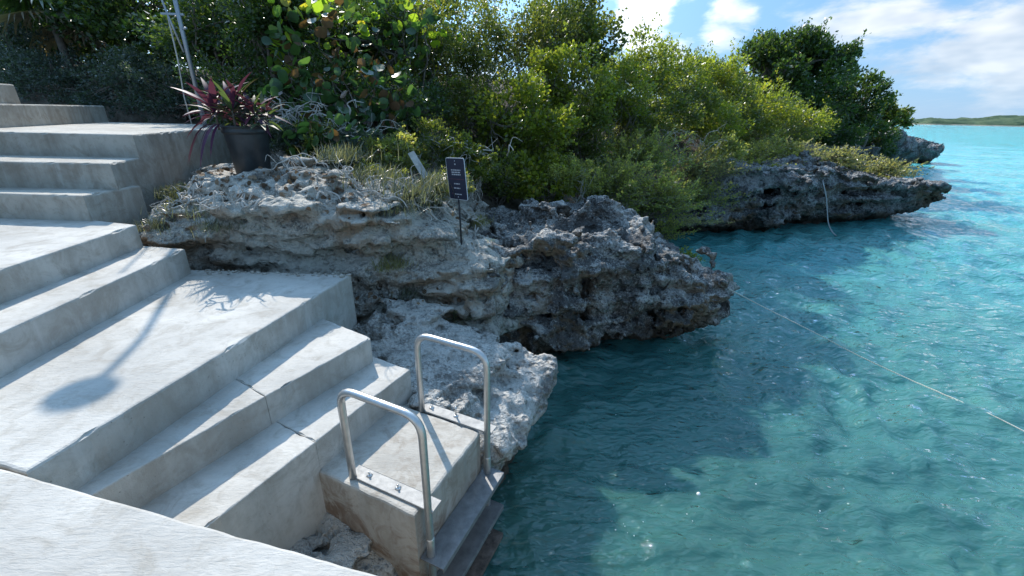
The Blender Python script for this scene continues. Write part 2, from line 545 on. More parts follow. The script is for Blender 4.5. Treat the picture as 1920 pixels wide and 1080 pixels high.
# single-colour leaf materials for leaves that are objects of their own
for nm, c, tr in (('grape_green', (0.06, 0.115, 0.04), 0.35), ('grape_dark', (0.035, 0.075, 0.035), 0.25), ('grape_lime', (0.16, 0.23, 0.03), 0.5),
                  ('grape_yellow', (0.30, 0.27, 0.04), 0.45), ('grape_brown', (0.13, 0.075, 0.045), 0.15), ('ti_purple', (0.075, 0.022, 0.065), 0.2),
                  ('ti_plum', (0.055, 0.018, 0.045), 0.25), ('ti_green', (0.06, 0.085, 0.045), 0.3), ('ti_tip', (0.085, 0.062, 0.05), 0.2), ('ti_red', (0.11, 0.024, 0.05), 0.2)):
    L[nm] = leaf_material(nm, [(0.0, c), (1.0, c)], tr, *((0.55, 0.25) if nm.startswith('ti') else (0.38, 0.5)))
# ------------------------------------------------------------------ levels
Z3 = 1.78
Z4, Z5, ZB = Z3 - 0.24, Z3 - 0.47, Z3 - 0.70
Z2, Z1 = Z3 + 0.25, Z3 + 0.47


# ------------------------------------------------------------------ rocks
ROCKS = []


def make_rock(name, mat, h, outline, top, zlo, under=None, seed=1, amp=(0.20, 0.13, 0.06), strata=0.05, pits=0.10, k=0.12,
              carve=(), blobs=(), fine=0.012, size=1.0, pad=0.5, sink=0.0):
    outline = np.asarray([p[:2] for p in outline], float)
    top = np.asarray(top, float)
    f = rbf(top)
    lo = np.array([*(outline.min(0) - pad), zlo])
    hi = np.array([*(outline.max(0) + pad), top[:, 2].max() + pad])
    nx, ny, nz = (np.ceil((hi - lo) / h).astype(int) + 1)
    gx, gy, gz = [lo[i] + np.arange(n) * h for i, n in enumerate((nx, ny, nz))]
    XY = np.stack(np.meshgrid(gx, gy, indexing='ij'), -1).reshape(-1, 2)
    d2 = poly_sd(XY, outline).reshape(nx, ny, 1).astype(np.float32)
    tz = f(XY).reshape(nx, ny, 1).astype(np.float32)
    Z = gz.reshape(1, 1, nz).astype(np.float32)
    dt = (Z - tz + sink) * 0.85
    ds = np.broadcast_to(d2, (nx, ny, nz)).copy()
    if under is not None:
        ds += np.interp(gz, [u[0] for u in under], [u[1] for u in under]).reshape(1, 1, nz)
    hh = np.maximum(k - np.abs(dt - ds), 0) / k
    F = np.maximum(dt, ds) + hh * hh * k * 0.25
    P3 = None
    for (c, r) in blobs:
        r = np.atleast_1d(np.asarray(r, float))
        q = np.sqrt(((gx - c[0]) / r[0]).reshape(-1, 1, 1) ** 2 + ((gy - c[1]) / r[-2 if len(r) > 1 else 0]).reshape(1, -1, 1) ** 2 + ((gz - c[2]) / r[-1]).reshape(1, 1, -1) ** 2)
        db = (q - 1) * r.min()
        kk = 0.08
        hh = np.maximum(kk - np.abs(F - db), 0) / kk
        F = np.minimum(F, db) - hh * hh * kk * 0.25
    for (c, r) in carve:
        r = np.atleast_1d(np.asarray(r, float))
        q = np.sqrt(((gx - c[0]) / r[0]).reshape(-1, 1, 1) ** 2 + ((gy - c[1]) / r[-2 if len(r) > 1 else 0]).reshape(1, -1, 1) ** 2 + ((gz - c[2]) / r[-1]).reshape(1, 1, -1) ** 2)
        db = -(q - 1) * r.min()
        F = np.maximum(F, db)
    F = F.astype(np.float32)
    s = size
    # broad shape first, then finer relief only near the surface that is left
    band = np.abs(F) < (amp[0] * 0.75 + amp[1] * 0.6 + amp[2] * 0.5 + pits * 1.5 + strata)
    P = (lo + np.argwhere(band) * h).astype(np.float32)
    F[band] -= amp[0] * pnoise(P / (0.85 * s), seed) + amp[1] * (0.45 - 1.6 * np.abs(pnoise(P / (0.42 * s), seed + 3)))
    band = np.abs(F) < (amp[2] * 0.6 + pits * 1.4 + strata)
    P = (lo + np.argwhere(band) * h).astype(np.float32)
    n = amp[2] * (0.35 - 1.5 * np.abs(pnoise(P / (0.17 * s), seed + 5)))
    warp = pnoise(P / (0.7 * s), seed + 8) * 0.35 * s
    Q = np.stack([P[:, 0] / (1.1 * s), P[:, 1] / (1.1 * s), (P[:, 2] + warp * 0.35) / (0.13 * s)], 1)
    n += strata * np.clip(pnoise(Q, seed + 11) * 2.6, -1, 1)
    pt = pnoise(P / (0.2 * s), seed + 13)
    n -= pits * np.clip((pt - 0.16) * 4.5, 0, 1)
    pt = pnoise(P / (0.11 * s), seed + 17)
    n -= pits * 0.55 * np.clip((pt - 0.18) * 4.5, 0, 1)
    F[band] -= n
    F[:, :, 0] = np.maximum(F[:, :, 0], 0.01)
    for ax in (0, 1):
        for e in (0, -1):
            sl_ = [slice(None)] * 3
            sl_[ax] = e
            F[tuple(sl_)] = np.maximum(F[tuple(sl_)], 0.01)
    v, q = surface_nets(F, lo, h)
    # keep the big connected bodies: drop floating crumbs
    par = np.arange(len(v))
    ed = np.concatenate([q[:, [0, 1]], q[:, [1, 2]], q[:, [2, 3]]])
    for _ in range(400):
        m = np.minimum(par[ed[:, 0]], par[ed[:, 1]])
        old = par.copy()
        np.minimum.at(par, ed[:, 0], m)
        np.minimum.at(par, ed[:, 1], m)
        par = par[par]
        if (par == old).all():
            break
    roots, cnt = np.unique(par, return_counts=True)
    keep = np.isin(par, roots[cnt == cnt.max()])
    q = q[keep[q].all(1)]
    remap = np.cumsum(keep) - 1
    v, q = v[keep], remap[q]
    # fine relief along normals
    e1, e2 = v[q[:, 2]] - v[q[:, 0]], v[q[:, 3]] - v[q[:, 1]]
    fn = np.cross(e1, e2)
    N = np.zeros_like(v)
    for c in range(4):
        np.add.at(N, q[:, c], fn)
    N /= np.linalg.norm(N, axis=1, keepdims=True) + 1e-9
    dn = fine * (0.4 - 1.6 * np.abs(pnoise(v / (0.085 * s), seed + 21))) + fine * 0.8 * pnoise(v / (0.045 * s), seed + 23)
    v = v + N * dn[:, None]
    me = mesh_np(name, v, quads=q)
    o = link(name, me, mat)
    ROCKS.append(o)
    return o


def pz(lst):
    return [at(*a) if not isinstance(a, np.ndarray) else a for a in lst]


XYZ = lambda *a: np.array(a, float)

# the pale ledge beside the ladder
ledge_out = pz([(655, 600, 1.30), (700, 575, 1.36), (800, 560, 1.38), (880, 585, 1.28), (960, 625, 1.14), (1036, 690, 0.86), (1018, 735, 0.84), (985, 790, 0.80), (950, 845, 0.76), (905, 905, 0.66)]) + \
    [XYZ(-0.50, 2.25, 0), XYZ(-0.62, 1.72, 0), XYZ(-0.45, 1.30, 0), XYZ(-0.30, 0.85, 0), XYZ(-1.9, 0.9, 0), XYZ(-1.9, 3.0, 0)]
ledge_top = pz([(690, 600, 1.30), (800, 590, 1.32), (880, 600, 1.24), (790, 650, 1.25), (850, 640, 1.20), (760, 690, 1.13), (850, 705, 1.10), (920, 660, 1.12), (1000, 690, 0.95), (950, 740, 0.95), (880, 770, 1.00), (800, 745, 1.05), (930, 800, 0.88)]) + \
    [XYZ(-1.35, 2.0, 0.70), XYZ(-0.95, 1.75, 0.55), XYZ(-0.60, 1.7, 0.30), XYZ(-0.6, 1.1, 0.35), XYZ(-1.6, 1.4, 0.7), XYZ(-1.6, 2.8, 0.85), XYZ(-0.75, 2.35, 0.80), XYZ(-0.4, 2.45, 0.8), XYZ(-1.25, 3.3, 1.0)]
o = make_rock('rock_ledge', M['rock_ledge'], 0.026, ledge_out, ledge_top, -0.9, under=[(-0.9, 0.35), (0.0, 0.30), (0.35, 0.12), (0.6, 0.0), (2, 0)],
              seed=3, amp=(0.07, 0.05, 0.035), strata=0.05, pits=0.085, k=0.06, fine=0.012)
tag(o, 'pale pitted limestone ledge sloping to the water beside the ladder', 'rock')

# the bank behind the steps
wall_out = pz([(222, 412, 2.25), (262, 462, 2.03), (355, 500, 1.80), (480, 505, 1.78), (600, 505, 1.78), (690, 540, 1.55), (780, 548, 1.45), (860, 545, 1.45), (930, 560, 1.35)]) + \
    [XYZ(0.25, 4.9, 0), XYZ(0.6, 5.6, 0), XYZ(0.2, 6.8, 0), XYZ(-2.5, 7.0, 0), XYZ(-4.5, 6.8, 0), XYZ(-4.0, 4.9, 0)]
wall_top = pz([(240, 395, 2.30), (300, 350, 2.48), (400, 330, 2.58), (470, 318, 2.66), (560, 300, 2.74), (640, 320, 2.66), (560, 372, 2.55), (450, 372, 2.53), (360, 400, 2.36), (330, 440, 2.16), (700, 385, 2.42), (800, 405, 2.26), (865, 445, 2.03),
               (760, 445, 2.13), (920, 440, 1.95), (640, 415, 2.32), (500, 420, 2.33), (820, 490, 1.88), (900, 500, 1.72), (600, 440, 2.20)]) + \
    [XYZ(-2.5, 6.5, 2.5), XYZ(-0.5, 6.2, 1.9), XYZ(0.3, 5.8, 1.7), XYZ(-4.6, 5.2, 2.55), XYZ(-4.6, 6.4, 2.6)]
o = make_rock('rock_bank', M['rock_bank'], 0.026, wall_out, wall_top, 0.7, under=[(0.7, 0.1), (1.35, 0.1), (1.6, 0.16), (1.85, 0.24), (2.08, 0.12), (2.3, 0.0), (3, 0)],
              seed=9, amp=(0.13, 0.08, 0.04), strata=0.065, pits=0.10, k=0.10, fine=0.008, sink=0.09,
              carve=[(at(464, 316, 2.60) + XYZ(0, 0.15, 0.36), (0.55, 0.60, 0.36)), (at(890, 425, 2.0) + XYZ(0, 0.1, 0.05), (0.22, 0.3, 0.16))])
tag(o, 'long grey and tan limestone bank behind the steps under the sign', 'rock')

# the jagged headland over the water
A_out = pz([(900, 555, 1.22), (960, 600, 0.95), (1010, 640, 0.55), (1060, 640, 0.45), (1110, 630, 0.45), (1170, 600, 0.60), (1230, 600, 0.55), (1290, 612, 0.42), (1335, 606, 0.44), (1348, 545, 0.92)]) + \
    [XYZ(3.35, 6.4, 0), XYZ(3.3, 7.1, 0), XYZ(2.9, 7.6, 0), XYZ(2.6, 8.4, 0), XYZ(2.3, 9.4, 0), XYZ(0.5, 9.2, 0), XYZ(-0.6, 7.0, 0), XYZ(-0.7, 5.2, 0)]
A_top = pz([(1030, 395, 1.98), (1110, 382, 2.03), (1185, 400, 1.93), (980, 450, 1.84), (1100, 450, 1.84), (1190, 462, 1.72), (1010, 480, 1.72), (1090, 492, 1.70), (1150, 520, 1.46), (1200, 500, 1.50), (1280, 490, 1.32), (1325, 503, 1.24), (1290, 526, 1.26), (1345, 508, 1.22),
            (1000, 530, 1.46), (900, 485, 1.74), (940, 520, 1.55), (1180, 540, 1.36), (1100, 540, 1.38), (1250, 540, 1.22)]) + \
    [XYZ(2.2, 8.0, 1.25), XYZ(1.0, 8.5, 1.45), XYZ(3.1, 7.0, 0.95), XYZ(0, 6.8, 1.75), XYZ(-0.4, 5.8, 1.8)]
o = make_rock('rock_headland', M['rock'], 0.027, A_out, A_top, -0.8, under=[(-0.8, 0.75), (0.0, 0.55), (0.2, 0.28), (0.36, 0.05), (0.5, 0.0), (1.2, 0.0), (2.4, 0.05)],
              seed=21, amp=(0.24, 0.24, 0.11), strata=0.08, pits=0.15, k=0.10, fine=0.028, sink=0.08, size=1.25,
              blobs=[(at(1160, 560, 0.85) + XYZ(0, 0.16, 0), (0.42, 0.40, 0.62)), (at(1020, 560, 1.05) + XYZ(0, 0.16, 0), (0.33, 0.34, 0.60)), (at(1305, 556, 0.80) + XYZ(0, 0.25, 0), (0.42, 0.42, 0.46)), (at(1080, 620, 0.38) + XYZ(0, 0.3, 0), (0.30, 0.3, 0.34))],
              carve=[(at(1150, 498, 1.44) + XYZ(0, 0.15, 0), (0.55, 0.38, 0.13)), (at(1040, 480, 1.60) + XYZ(0, 0.1, 0), (0.45, 0.26, 0.07)), (at(1088, 570, 0.95) + XYZ(0, 0.0, 0), (0.11, 0.45, 0.60)), (at(1232, 556, 0.85) + XYZ(0, 0.05, 0), (0.09, 0.45, 0.50)), (at(940, 470, 1.7), (0.35, 0.12, 0.07)), (at(925, 445, 1.9), (0.22, 0.18, 0.22)), (XYZ(2.88, 6.10, 1.56), (0.36, 0.36, 0.25))])
tag(o, 'jagged dark grey limestone headland overhanging the water with a knob on top', 'rock')

# the point beyond
B_out = pz([(1235, 430, 0.35), (1290, 432, 0.35), (1400, 425, 0.30), (1470, 425, 0.30), (1530, 410, 0.35), (1600, 408, 0.32), (1680, 400, 0.35), (1730, 398, 0.32)]) + \
    [XYZ(14.7, 15.1, 0), XYZ(15.2, 16.4, 0), XYZ(15.2, 18.0, 0), XYZ(14.5, 20, 0), XYZ(9, 20, 0), XYZ(3.5, 16, 0), XYZ(3.4, 12.6, 0)]
B_top = pz([(1480, 300, 2.12), (1560, 315, 1.84), (1640, 330, 1.52), (1700, 340, 1.32), (1748, 350, 1.15), (1400, 318, 1.95), (1320, 360, 1.40), (1270, 380, 1.2), (1440, 330, 1.85), (1520, 340, 1.62), (1360, 380, 1.15), (1600, 345, 1.45), (1690, 352, 1.22)]) + \
    [XYZ(12, 18.5, 1.5), XYZ(8, 17, 1.7), XYZ(5, 14.5, 1.5), XYZ(15, 18, 0.9)]
o = make_rock('rock_point', M['rock_far'], 0.065, B_out, B_top, -0.8, under=[(-0.8, 1.0), (0.0, 0.75), (0.25, 0.4), (0.5, 0.05), (0.8, 0.0), (2.5, 0.0)],
              sink=0.08, seed=31, amp=(0.24, 0.28, 0.20), strata=0.20, pits=0.22, k=0.18, fine=0.05, size=2.0, pad=0.8,
              carve=[(at(1425, 375, 0.95) + XYZ(0, 0.2, 0), (0.55, 0.6, 0.35)), (at(1345, 370, 1.1), (0.4, 0.4, 0.3)), (at(1600, 360, 1.1), (0.5, 0.35, 0.3))])
tag(o, 'long low layered rock point with a rope hanging down its face', 'rock')

# the rock under the dark tree and the boulder off its end
D_out = [aty(1530, 300, 23), aty(1620, 300, 26.5), aty(1672, 280, 30), aty(1694, 262, 31.5), XYZ(31.3, 34, 0), XYZ(30, 40, 0), XYZ(18, 39, 0), XYZ(14, 28, 0)]
D_top = [aty(1690, 238, 32), aty(1706, 262, 31.8), aty(1640, 262, 30), aty(1580, 285, 26), XYZ(20, 33, 2.6), XYZ(16, 30, 2.4), XYZ(27, 37, 2.4), XYZ(31, 36, 1.8)]
o = make_rock('rock_cliff', M['rock_far'], 0.16, D_out, D_top, -0.8, under=[(-0.8, 1.0), (0.2, 0.8), (0.9, 0.2), (1.6, 0.0), (5, 0)],
              seed=41, amp=(0.5, 0.45, 0.2), strata=0.15, pits=0.25, k=0.5, fine=0.05, size=3.2, pad=1.2)
tag(o, 'dark rock cliff below the round dark green tree', 'rock')
cc = at(1728, 306, 0.0) + XYZ(0.0, 1.0, 0)
C_out = [cc + XYZ(1.8 * math.cos(a) * (1 + .15 * math.sin(3 * a)), 1.6 * math.sin(a), 0) for a in np.arange(0, 6.28, 0.5)]
C_top = [cc + XYZ(0, 0, 1.9), cc + XYZ(1.2, 0, 1.6), cc + XYZ(-1.4, 0, 1.6), cc + XYZ(0, 1.3, 1.5), cc + XYZ(0, -1.3, 1.5), cc + XYZ(1.8, 0, 1.2)]
o = make_rock('boulder', M['rock_far'], 0.10, C_out, C_top, -0.6, under=[(-0.6, 0.5), (0.3, 0.3), (0.7, 0.0), (3, 0)],
              seed=51, amp=(0.25, 0.35, 0.2), strata=0.08, pits=0.2, k=0.5, fine=0.05, size=2.4, pad=1.0)
tag(o, 'rounded dark boulder standing in the sea off the far cliff', 'boulder')

bpy.context.view_layer.update()
DG = bpy.context.evaluated_depsgraph_get()


def cast(o, d, rocks=None):
    best = None
    for r in (rocks or ROCKS):
        h_, p, n, _ = r.ray_cast(Vector(o), Vector(d), depsgraph=DG)
        if h_ and (best is None or (p - Vector(o)).length < best[0]):
            best = ((p - Vector(o)).length, np.array(p), np.array(n))
    return (best[1], best[2]) if best else None


def on_rock(px, py, z):
    """where the line of sight meets rock, else the point at height z"""
    h_ = cast(CAM, ray(px, py))
    return h_ if h_ else (at(px, py, z), np.array([0, 0, 1.0]))


def drop(p, lift=0.02):
    h_ = cast((p[0], p[1], 6.0), (0, 0, -1))
    return h_[0] + np.array([0, 0, lift]) if h_ else np.asarray(p)


def wave_height(x, y, r):
    rng = np.random.default_rng(5)
    h = np.zeros(len(x))
    p = np.stack([x / 1.7, y / 1.7, np.zeros_like(x)], 1)
    wx = pnoise(p, 61) * 0.30
    wy = pnoise(p, 62) * 0.30
    for k in range(46):
        lam = 0.20 * (8.0 ** rng.random())
        th = R(-62) + rng.normal() * 0.75
        amp = 0.0165 * lam ** 0.9 * rng.uniform(0.5, 1.2)
        kx, ky = math.cos(th) * 2 * math.pi / lam, math.sin(th) * 2 * math.pi / lam
        ph = (x + wx) * kx + (y + wy) * ky + rng.random() * 6.28
        s = np.sin(ph)
        h += amp * (s + 0.25 * np.cos(2 * ph)) * np.clip(1.4 - r / (lam * 55), 0, 1)
    gust = 0.75 + 0.9 * pnoise(np.stack([x / 4.0, y / 4.0, np.ones_like(x)], 1), 70)
    return h * np.clip(gust, 0.35, 1.5)


# ------------------------------------------------------------------ concrete
def slab(name, poly, ztop, zbot, mat, parent, bev=0.014, seed=0, jit=0.0025, wear=1.0):
    """cast block: dense outline, worn bevelled top edge"""
    poly = [np.asarray(p[:2], float) for p in poly]
    area = sum(a[0] * b[1] - b[0] * a[1] for a, b in zip(poly, poly[1:] + poly[:1]))
    if area < 0:
        poly = poly[::-1]
    pts = []
    for a, b in zip(poly, poly[1:] + poly[:1]):
        n = max(1, int(np.linalg.norm(b - a) / 0.05))
        pts += [a + (b - a) * k / n for k in range(n)]
    pts = np.array(pts)
    prv, nxt = np.roll(pts, 1, 0), np.roll(pts, -1, 0)
    d1, d2 = pts - prv, nxt - pts
    d1 /= np.linalg.norm(d1, axis=1, keepdims=True)
    d2 /= np.linalg.norm(d2, axis=1, keepdims=True)
    nn = np.stack([d1[:, 1] + d2[:, 1], -(d1[:, 0] + d2[:, 0])], 1)
    nn /= np.linalg.norm(nn, axis=1, keepdims=True)
    cosv = np.clip((nn * np.stack([d1[:, 1], -d1[:, 0]], 1)).sum(1), 0.4, 1)
    mit = nn / cosv[:, None]
    p3 = np.c_[pts * 9.0, np.full(len(pts), seed * 3.7)]
    wob = pnoise(p3, seed)[:, None] * jit * 2 + pnoise(p3 * 0.2, seed + 1)[:, None] * jit * 2
    chip = np.clip(pnoise(p3 * 1.7, seed + 5) - 0.24, 0, 1)[:, None] * wear
    rings = []
    for (ins, dz, cw) in ((0.0, None, 0.0), (0.0, -bev, 0.4), (bev * 0.3, -bev * 0.3, 1.0), (bev, 0.0, 0.6)):
        xy = pts + nn * wob - mit * ins - mit * chip * cw * 0.05
        z = np.full(len(pts), zbot if dz is None else ztop + dz) - (0 if dz is None or dz == 0 else 1) * chip[:, 0] * cw * 0.03
        rings.append(np.c_[xy, z])
    n = len(pts)
    v = np.concatenate(rings)
    q = []
    k = np.arange(n)
    k2 = (k + 1) % n
    for r in range(3):
        q.append(np.stack([r * n + k, r * n + k2, (r + 1) * n + k2, (r + 1) * n + k], 1))
    q = np.concatenate(q)
    bm = bmesh.new()
    vs = [bm.verts.new(p) for p in v]
    for f in q:
        bm.faces.new([vs[i] for i in f])
    bm.faces.new([vs[3 * n + i] for i in range(n)])
    bm.faces.new([vs[i] for i in range(n)][::-1])
    me = bpy.data.meshes.new(name)
    bm.to_mesh(me)
    bm.free()
    return link(name, me, mat, parent)


fore = empty('concrete_platform', (-1.0, -0.5, Z3 - 0.4))
tag(fore, 'broad pale concrete platform in the foreground, nearest the viewer', 'platform')
e0, e1 = at(0, 877, Z3), at(715, 1080, Z3)
ed = (e1 - e0) / np.linalg.norm(e1 - e0)
j0, j1 = at(0, 870, Z3), at(46, 887, Z3)
far_l = e0 - ed * 4.5
slab('slab', [e0 - ed * 4.5, e1 + ed * 3.0, XYZ(2.2, -4, 0), XYZ(-7, -4, 0)], Z3 + 0.004, 0.1, M['concrete'], fore, seed=2, jit=0.0012, wear=0.15)

st = empty('concrete_stairs', at(400, 700, 0.9))
tag(st, 'lower flight of wide pale concrete steps fanning down to the ladder', 'stairs')
UP = XYZ(-1, 0, 0)
L3a, L3b, L3c = at(657, 515, Z3), at(46, 886, Z3), at(350, 505, Z3)
gap = np.array([-ed[1], ed[0], 0]) * 0.004
slab('landing', [L3a, L3b + gap * 0.5, e0 - ed * 4.0 + gap, XYZ(-6.2, 4.05, 0), L3c + XYZ(-0.6, 0.02, 0), L3c], Z3, 0.9, M['concrete'], st, seed=3)
# tread below the landing, in two pours either side of the joint
n5 = None
L4a, L4m, L4b = at(696, 633, Z4), at(497, 743, Z4), at(178, 926, Z4)
L5a, L5m, L5b = at(768, 693, Z5), at(591, 829, Z5), at(392, 984, Z5)
d4 = (L4a - L4b) / np.linalg.norm(L4a - L4b)
d5 = (L5a - L5b) / np.linalg.norm(L5a - L5b)
inw4 = XYZ(-d4[1], d4[0], 0)
inw5 = XYZ(-d5[1], d5[0], 0)
end4 = at(608, 598, Z4)                      # back corner of the end face
e4 = (end4 - L4a) / np.linalg.norm(end4 - L4a)
g = 0.001
slab('step', [L4a, L4m + d4 * g, L4m + d4 * g + e4 * 0.9, L4a + e4 * 0.9], Z4, 0.75, M['concrete'], st, bev=0.008, seed=4)
slab('step', [L4m - d4 * g, L4b - d4 * 0.6, L4b - d4 * 0.6 + e4 * 0.8, L4m - d4 * g + e4 * 0.9], Z4, 0.75, M['concrete'], st, bev=0.008, seed=5)
end5 = at(708, 671, Z5)
e5 = (end5 - L5a) / np.linalg.norm(end5 - L5a)
slab('step', [L5a, L5m + d5 * g, L5m + d5 * g + e5 * 0.9, L5a + e5 * 0.9], Z5, 0.62, M['concrete'], st, bev=0.008, seed=6)
slab('step', [L5m - d5 * g, L5b - d5 * 0.7, L5b - d5 * 0.7 + e5 * 0.9, L5m - d5 * g + e5 * 0.9], Z5, 0.35, M['concrete'], st, bev=0.008, seed=7)
# ladder block
Bfl, Bfr = at(777, 968, ZB), at(899, 812, ZB)
fb = (Bfr - Bfl) / np.linalg.norm(Bfr - Bfl)
bk = XYZ(-fb[1], fb[0], 0)
Bfr2 = Bfl + fb * 0.80
slab('block', [Bfl, Bfr2, Bfr2 + bk * 0.86, Bfl + bk * 0.86], ZB, 0.18, M['concrete_sea'], st, bev=0.018, seed=8, jit=0.004)
# two steps above the landing
L2a, L2b = at(347, 466, Z2), at(0, 624, Z2)
d2v = (L2a - L2b) / np.linalg.norm(L2a - L2b)
slab('step', [L2a, L2b - d2v * 2.5, XYZ(-6.5, 0.2, 0), XYZ(-6.3, 4.2, 0), at(285, 462, Z2) + XYZ(-0.3, 0.05, 0)], Z2, 1.2, M['concrete'], st, seed=9)
L1a, L1b = at(256, 421, Z1), at(0, 505, Z1)
d1v = (L1a - L1b) / np.linalg.norm(L1a - L1b)
slab('landing', [L1a, L1b - d1v * 2.5, XYZ(-7.5, 0.3, 0), XYZ(-7.3, 4.4, 0), at(200, 413, Z1) + XYZ(-0.3, 0.05, 0)], Z1, 1.3, M['concrete'], st, seed=10)

us = empty('concrete_stairs', at(100, 400, Z1))
tag(us, 'upper flight of shaded concrete steps at the left beside the potted plant', 'stairs')
B1 = at(172, 415, Z1)
zu1 = Z1 + rise_to(B1, 367)
B2 = at(222, 355, zu1)
zu2 = zu1 + rise_to(B2, 306)
B3 = at(261, 296, zu2)
zu3 = zu2 + rise_to(B3, 252)
B4 = at(204, 229, zu3)
zu4 = zu3 + rise_to(B4, 198)


def ustep(name, pts, z, zb, seed):
    slab(name, pts, z, zb, M['concrete_old'], us, bev=0.018, seed=seed, jit=0.004)


def leftward(a, b, ln):
    return a + (b - a) / np.linalg.norm(b - a) * ln


f1, f2, f3 = leftward(B1, at(0, 409, Z1), 4.2), leftward(B2, at(0, 351, zu1), 4.2), leftward(B3, at(0, 290, zu2), 4.6)
ustep('step', [B1, f1, f1 + XYZ(0, 1.2, 0), leftward(B2, B2 + (B2 - B1), 0.3)], zu1, Z1 - 0.4, 11)
ustep('step', [B2, f2, f2 + XYZ(0, 1.4, 0), leftward(B3, B3 + (B3 - B2), 0.3)], zu2, Z1 - 0.4, 12)
re = at(415, 240, zu3)
re2 = leftward(B3, re, 3.5)
ustep('landing', [B3, f3, XYZ(-11, 9.0, 0), B4 + XYZ(-0.3, 0.05, 0), re2], zu3, Z1 - 0.5, 13)
a4 = at(0, 240, zu3)
d4_ = (B4 - a4) / np.linalg.norm(B4 - a4)
n4_ = XYZ(-d4_[1], d4_[0], 0)
ustep('step', [B4, B4 - d4_ * 6.5, B4 - d4_ * 6.5 + n4_ * 3.0, B4 + n4_ * 3.0], zu4, zu3 - 0.3, 14)
B5 = aty(37, 192, 7.0)
zu5 = zu4 + 0.27
ustep('step', [B5, B5 - d4_ * 5.0, B5 - d4_ * 5.0 + n4_ * 2.6, B5 + n4_ * 2.6], zu5, zu4 - 0.3, 15)
# ------------------------------------------------------------------ tubes and small shapes
def tube_data(path, rad, seg=10, closed_ends=True):
    path = np.asarray(path, float)
    n = len(path)
    rad = np.broadcast_to(np.asarray(rad, float), (n,))
    tg = np.gradient(path, axis=0)
    tg /= np.linalg.norm(tg, axis=1, keepdims=True) + 1e-12
    ref = np.array([0, 0, 1.0]) if abs(tg[0][2]) < 0.9 else np.array([1.0, 0, 0])
    x = np.cross(ref, tg[0])
    x /= np.linalg.norm(x)
    vs = []
    a = np.arange(seg) * 2 * math.pi / seg
    ca, sa = np.cos(a)[:, None], np.sin(a)[:, None]
    for k in range(n):
        x = x - tg[k] * (x @ tg[k])
        x = x / (math.sqrt(x @ x) + 1e-12)
        g_ = tg[k]
        y = np.array((g_[1] * x[2] - g_[2] * x[1], g_[2] * x[0] - g_[0] * x[2], g_[0] * x[1] - g_[1] * x[0]))
        vs.append(path[k] + rad[k] * (ca * x + sa * y))
    v = np.concatenate(vs)
    k = np.arange(seg)
    q = np.concatenate([np.stack([r * seg + k, r * seg + (k + 1) % seg, (r + 1) * seg + (k + 1) % seg, (r + 1) * seg + k], 1) for r in range(n - 1)])
    tris = []
    if closed_ends:
        c0, c1 = len(v), len(v) + 1
        v = np.concatenate([v, path[:1], path[-1:]])
        tris = [[c0, (i + 1) % seg, i] for i in range(seg)] + [[c1, (n - 1) * seg + i, (n - 1) * seg + (i + 1) % seg] for i in range(seg)]
    return v, q, np.array(tris, int).reshape(-1, 3)


def join_data(parts):
    vs, qs, ts, o = [], [], [], 0
    for v, q, t in parts:
        vs.append(v)
        qs.append(np.asarray(q, int).reshape(-1, 4) + o)
        ts.append(np.asarray(t, int).reshape(-1, 3) + o)
        o += len(v)
    return np.concatenate(vs), np.concatenate(qs), np.concatenate(ts)


def tube(name, path, rad, mat, parent=None, seg=10):
    v, q, t = tube_data(path, rad, seg)
    return link(name, mesh_np(name, v, q, t), mat, parent)


def rounded(pts, r, n=7):
    """polyline with rounded corners"""
    pts = [np.asarray(p, float) for p in pts]
    out = [pts[0]]
    for a, b, c in zip(pts, pts[1:], pts[2:]):
        u, w_ = (a - b) / np.linalg.norm(a - b), (c - b) / np.linalg.norm(c - b)
        p0, p2 = b + u * r, b + w_ * r
        for k in range(n + 1):
            s = k / n
            out.append((1 - s) ** 2 * p0 + 2 * s * (1 - s) * b * 1.0 + s * s * p2)
    out.append(pts[-1])
    res = [out[0]]
    for p in out[1:]:
        if np.linalg.norm(p - res[-1]) > 1e-4:
            m = int(np.linalg.norm(p - res[-1]) / 0.25)
            for k in range(1, m + 1):
                res.append(res[-1] + (p - res[-1]) / (m + 2 - k))
            res.append(p)
    return res


def boxm(name, c, ax, ay, az, sx, sy, sz, mat, parent=None, bev=0.002):
    bm = bmesh.new()
    bmesh.ops.create_cube(bm, size=1.0)
    for vv in bm.verts:
        p = np.asarray(c) + np.asarray(ax) * vv.co.x * sx + np.asarray(ay) * vv.co.y * sy + np.asarray(az) * vv.co.z * sz
        vv.co = p
    if bev:
        bmesh.ops.bevel(bm, geom=bm.edges[:], offset=bev, segments=2, affect='EDGES', profile=0.5)
    me = bpy.data.meshes.new(name)
    bm.to_mesh(me)
    bm.free()
    return link(name, me, mat, parent)


ZV = XYZ(0, 0, 1)

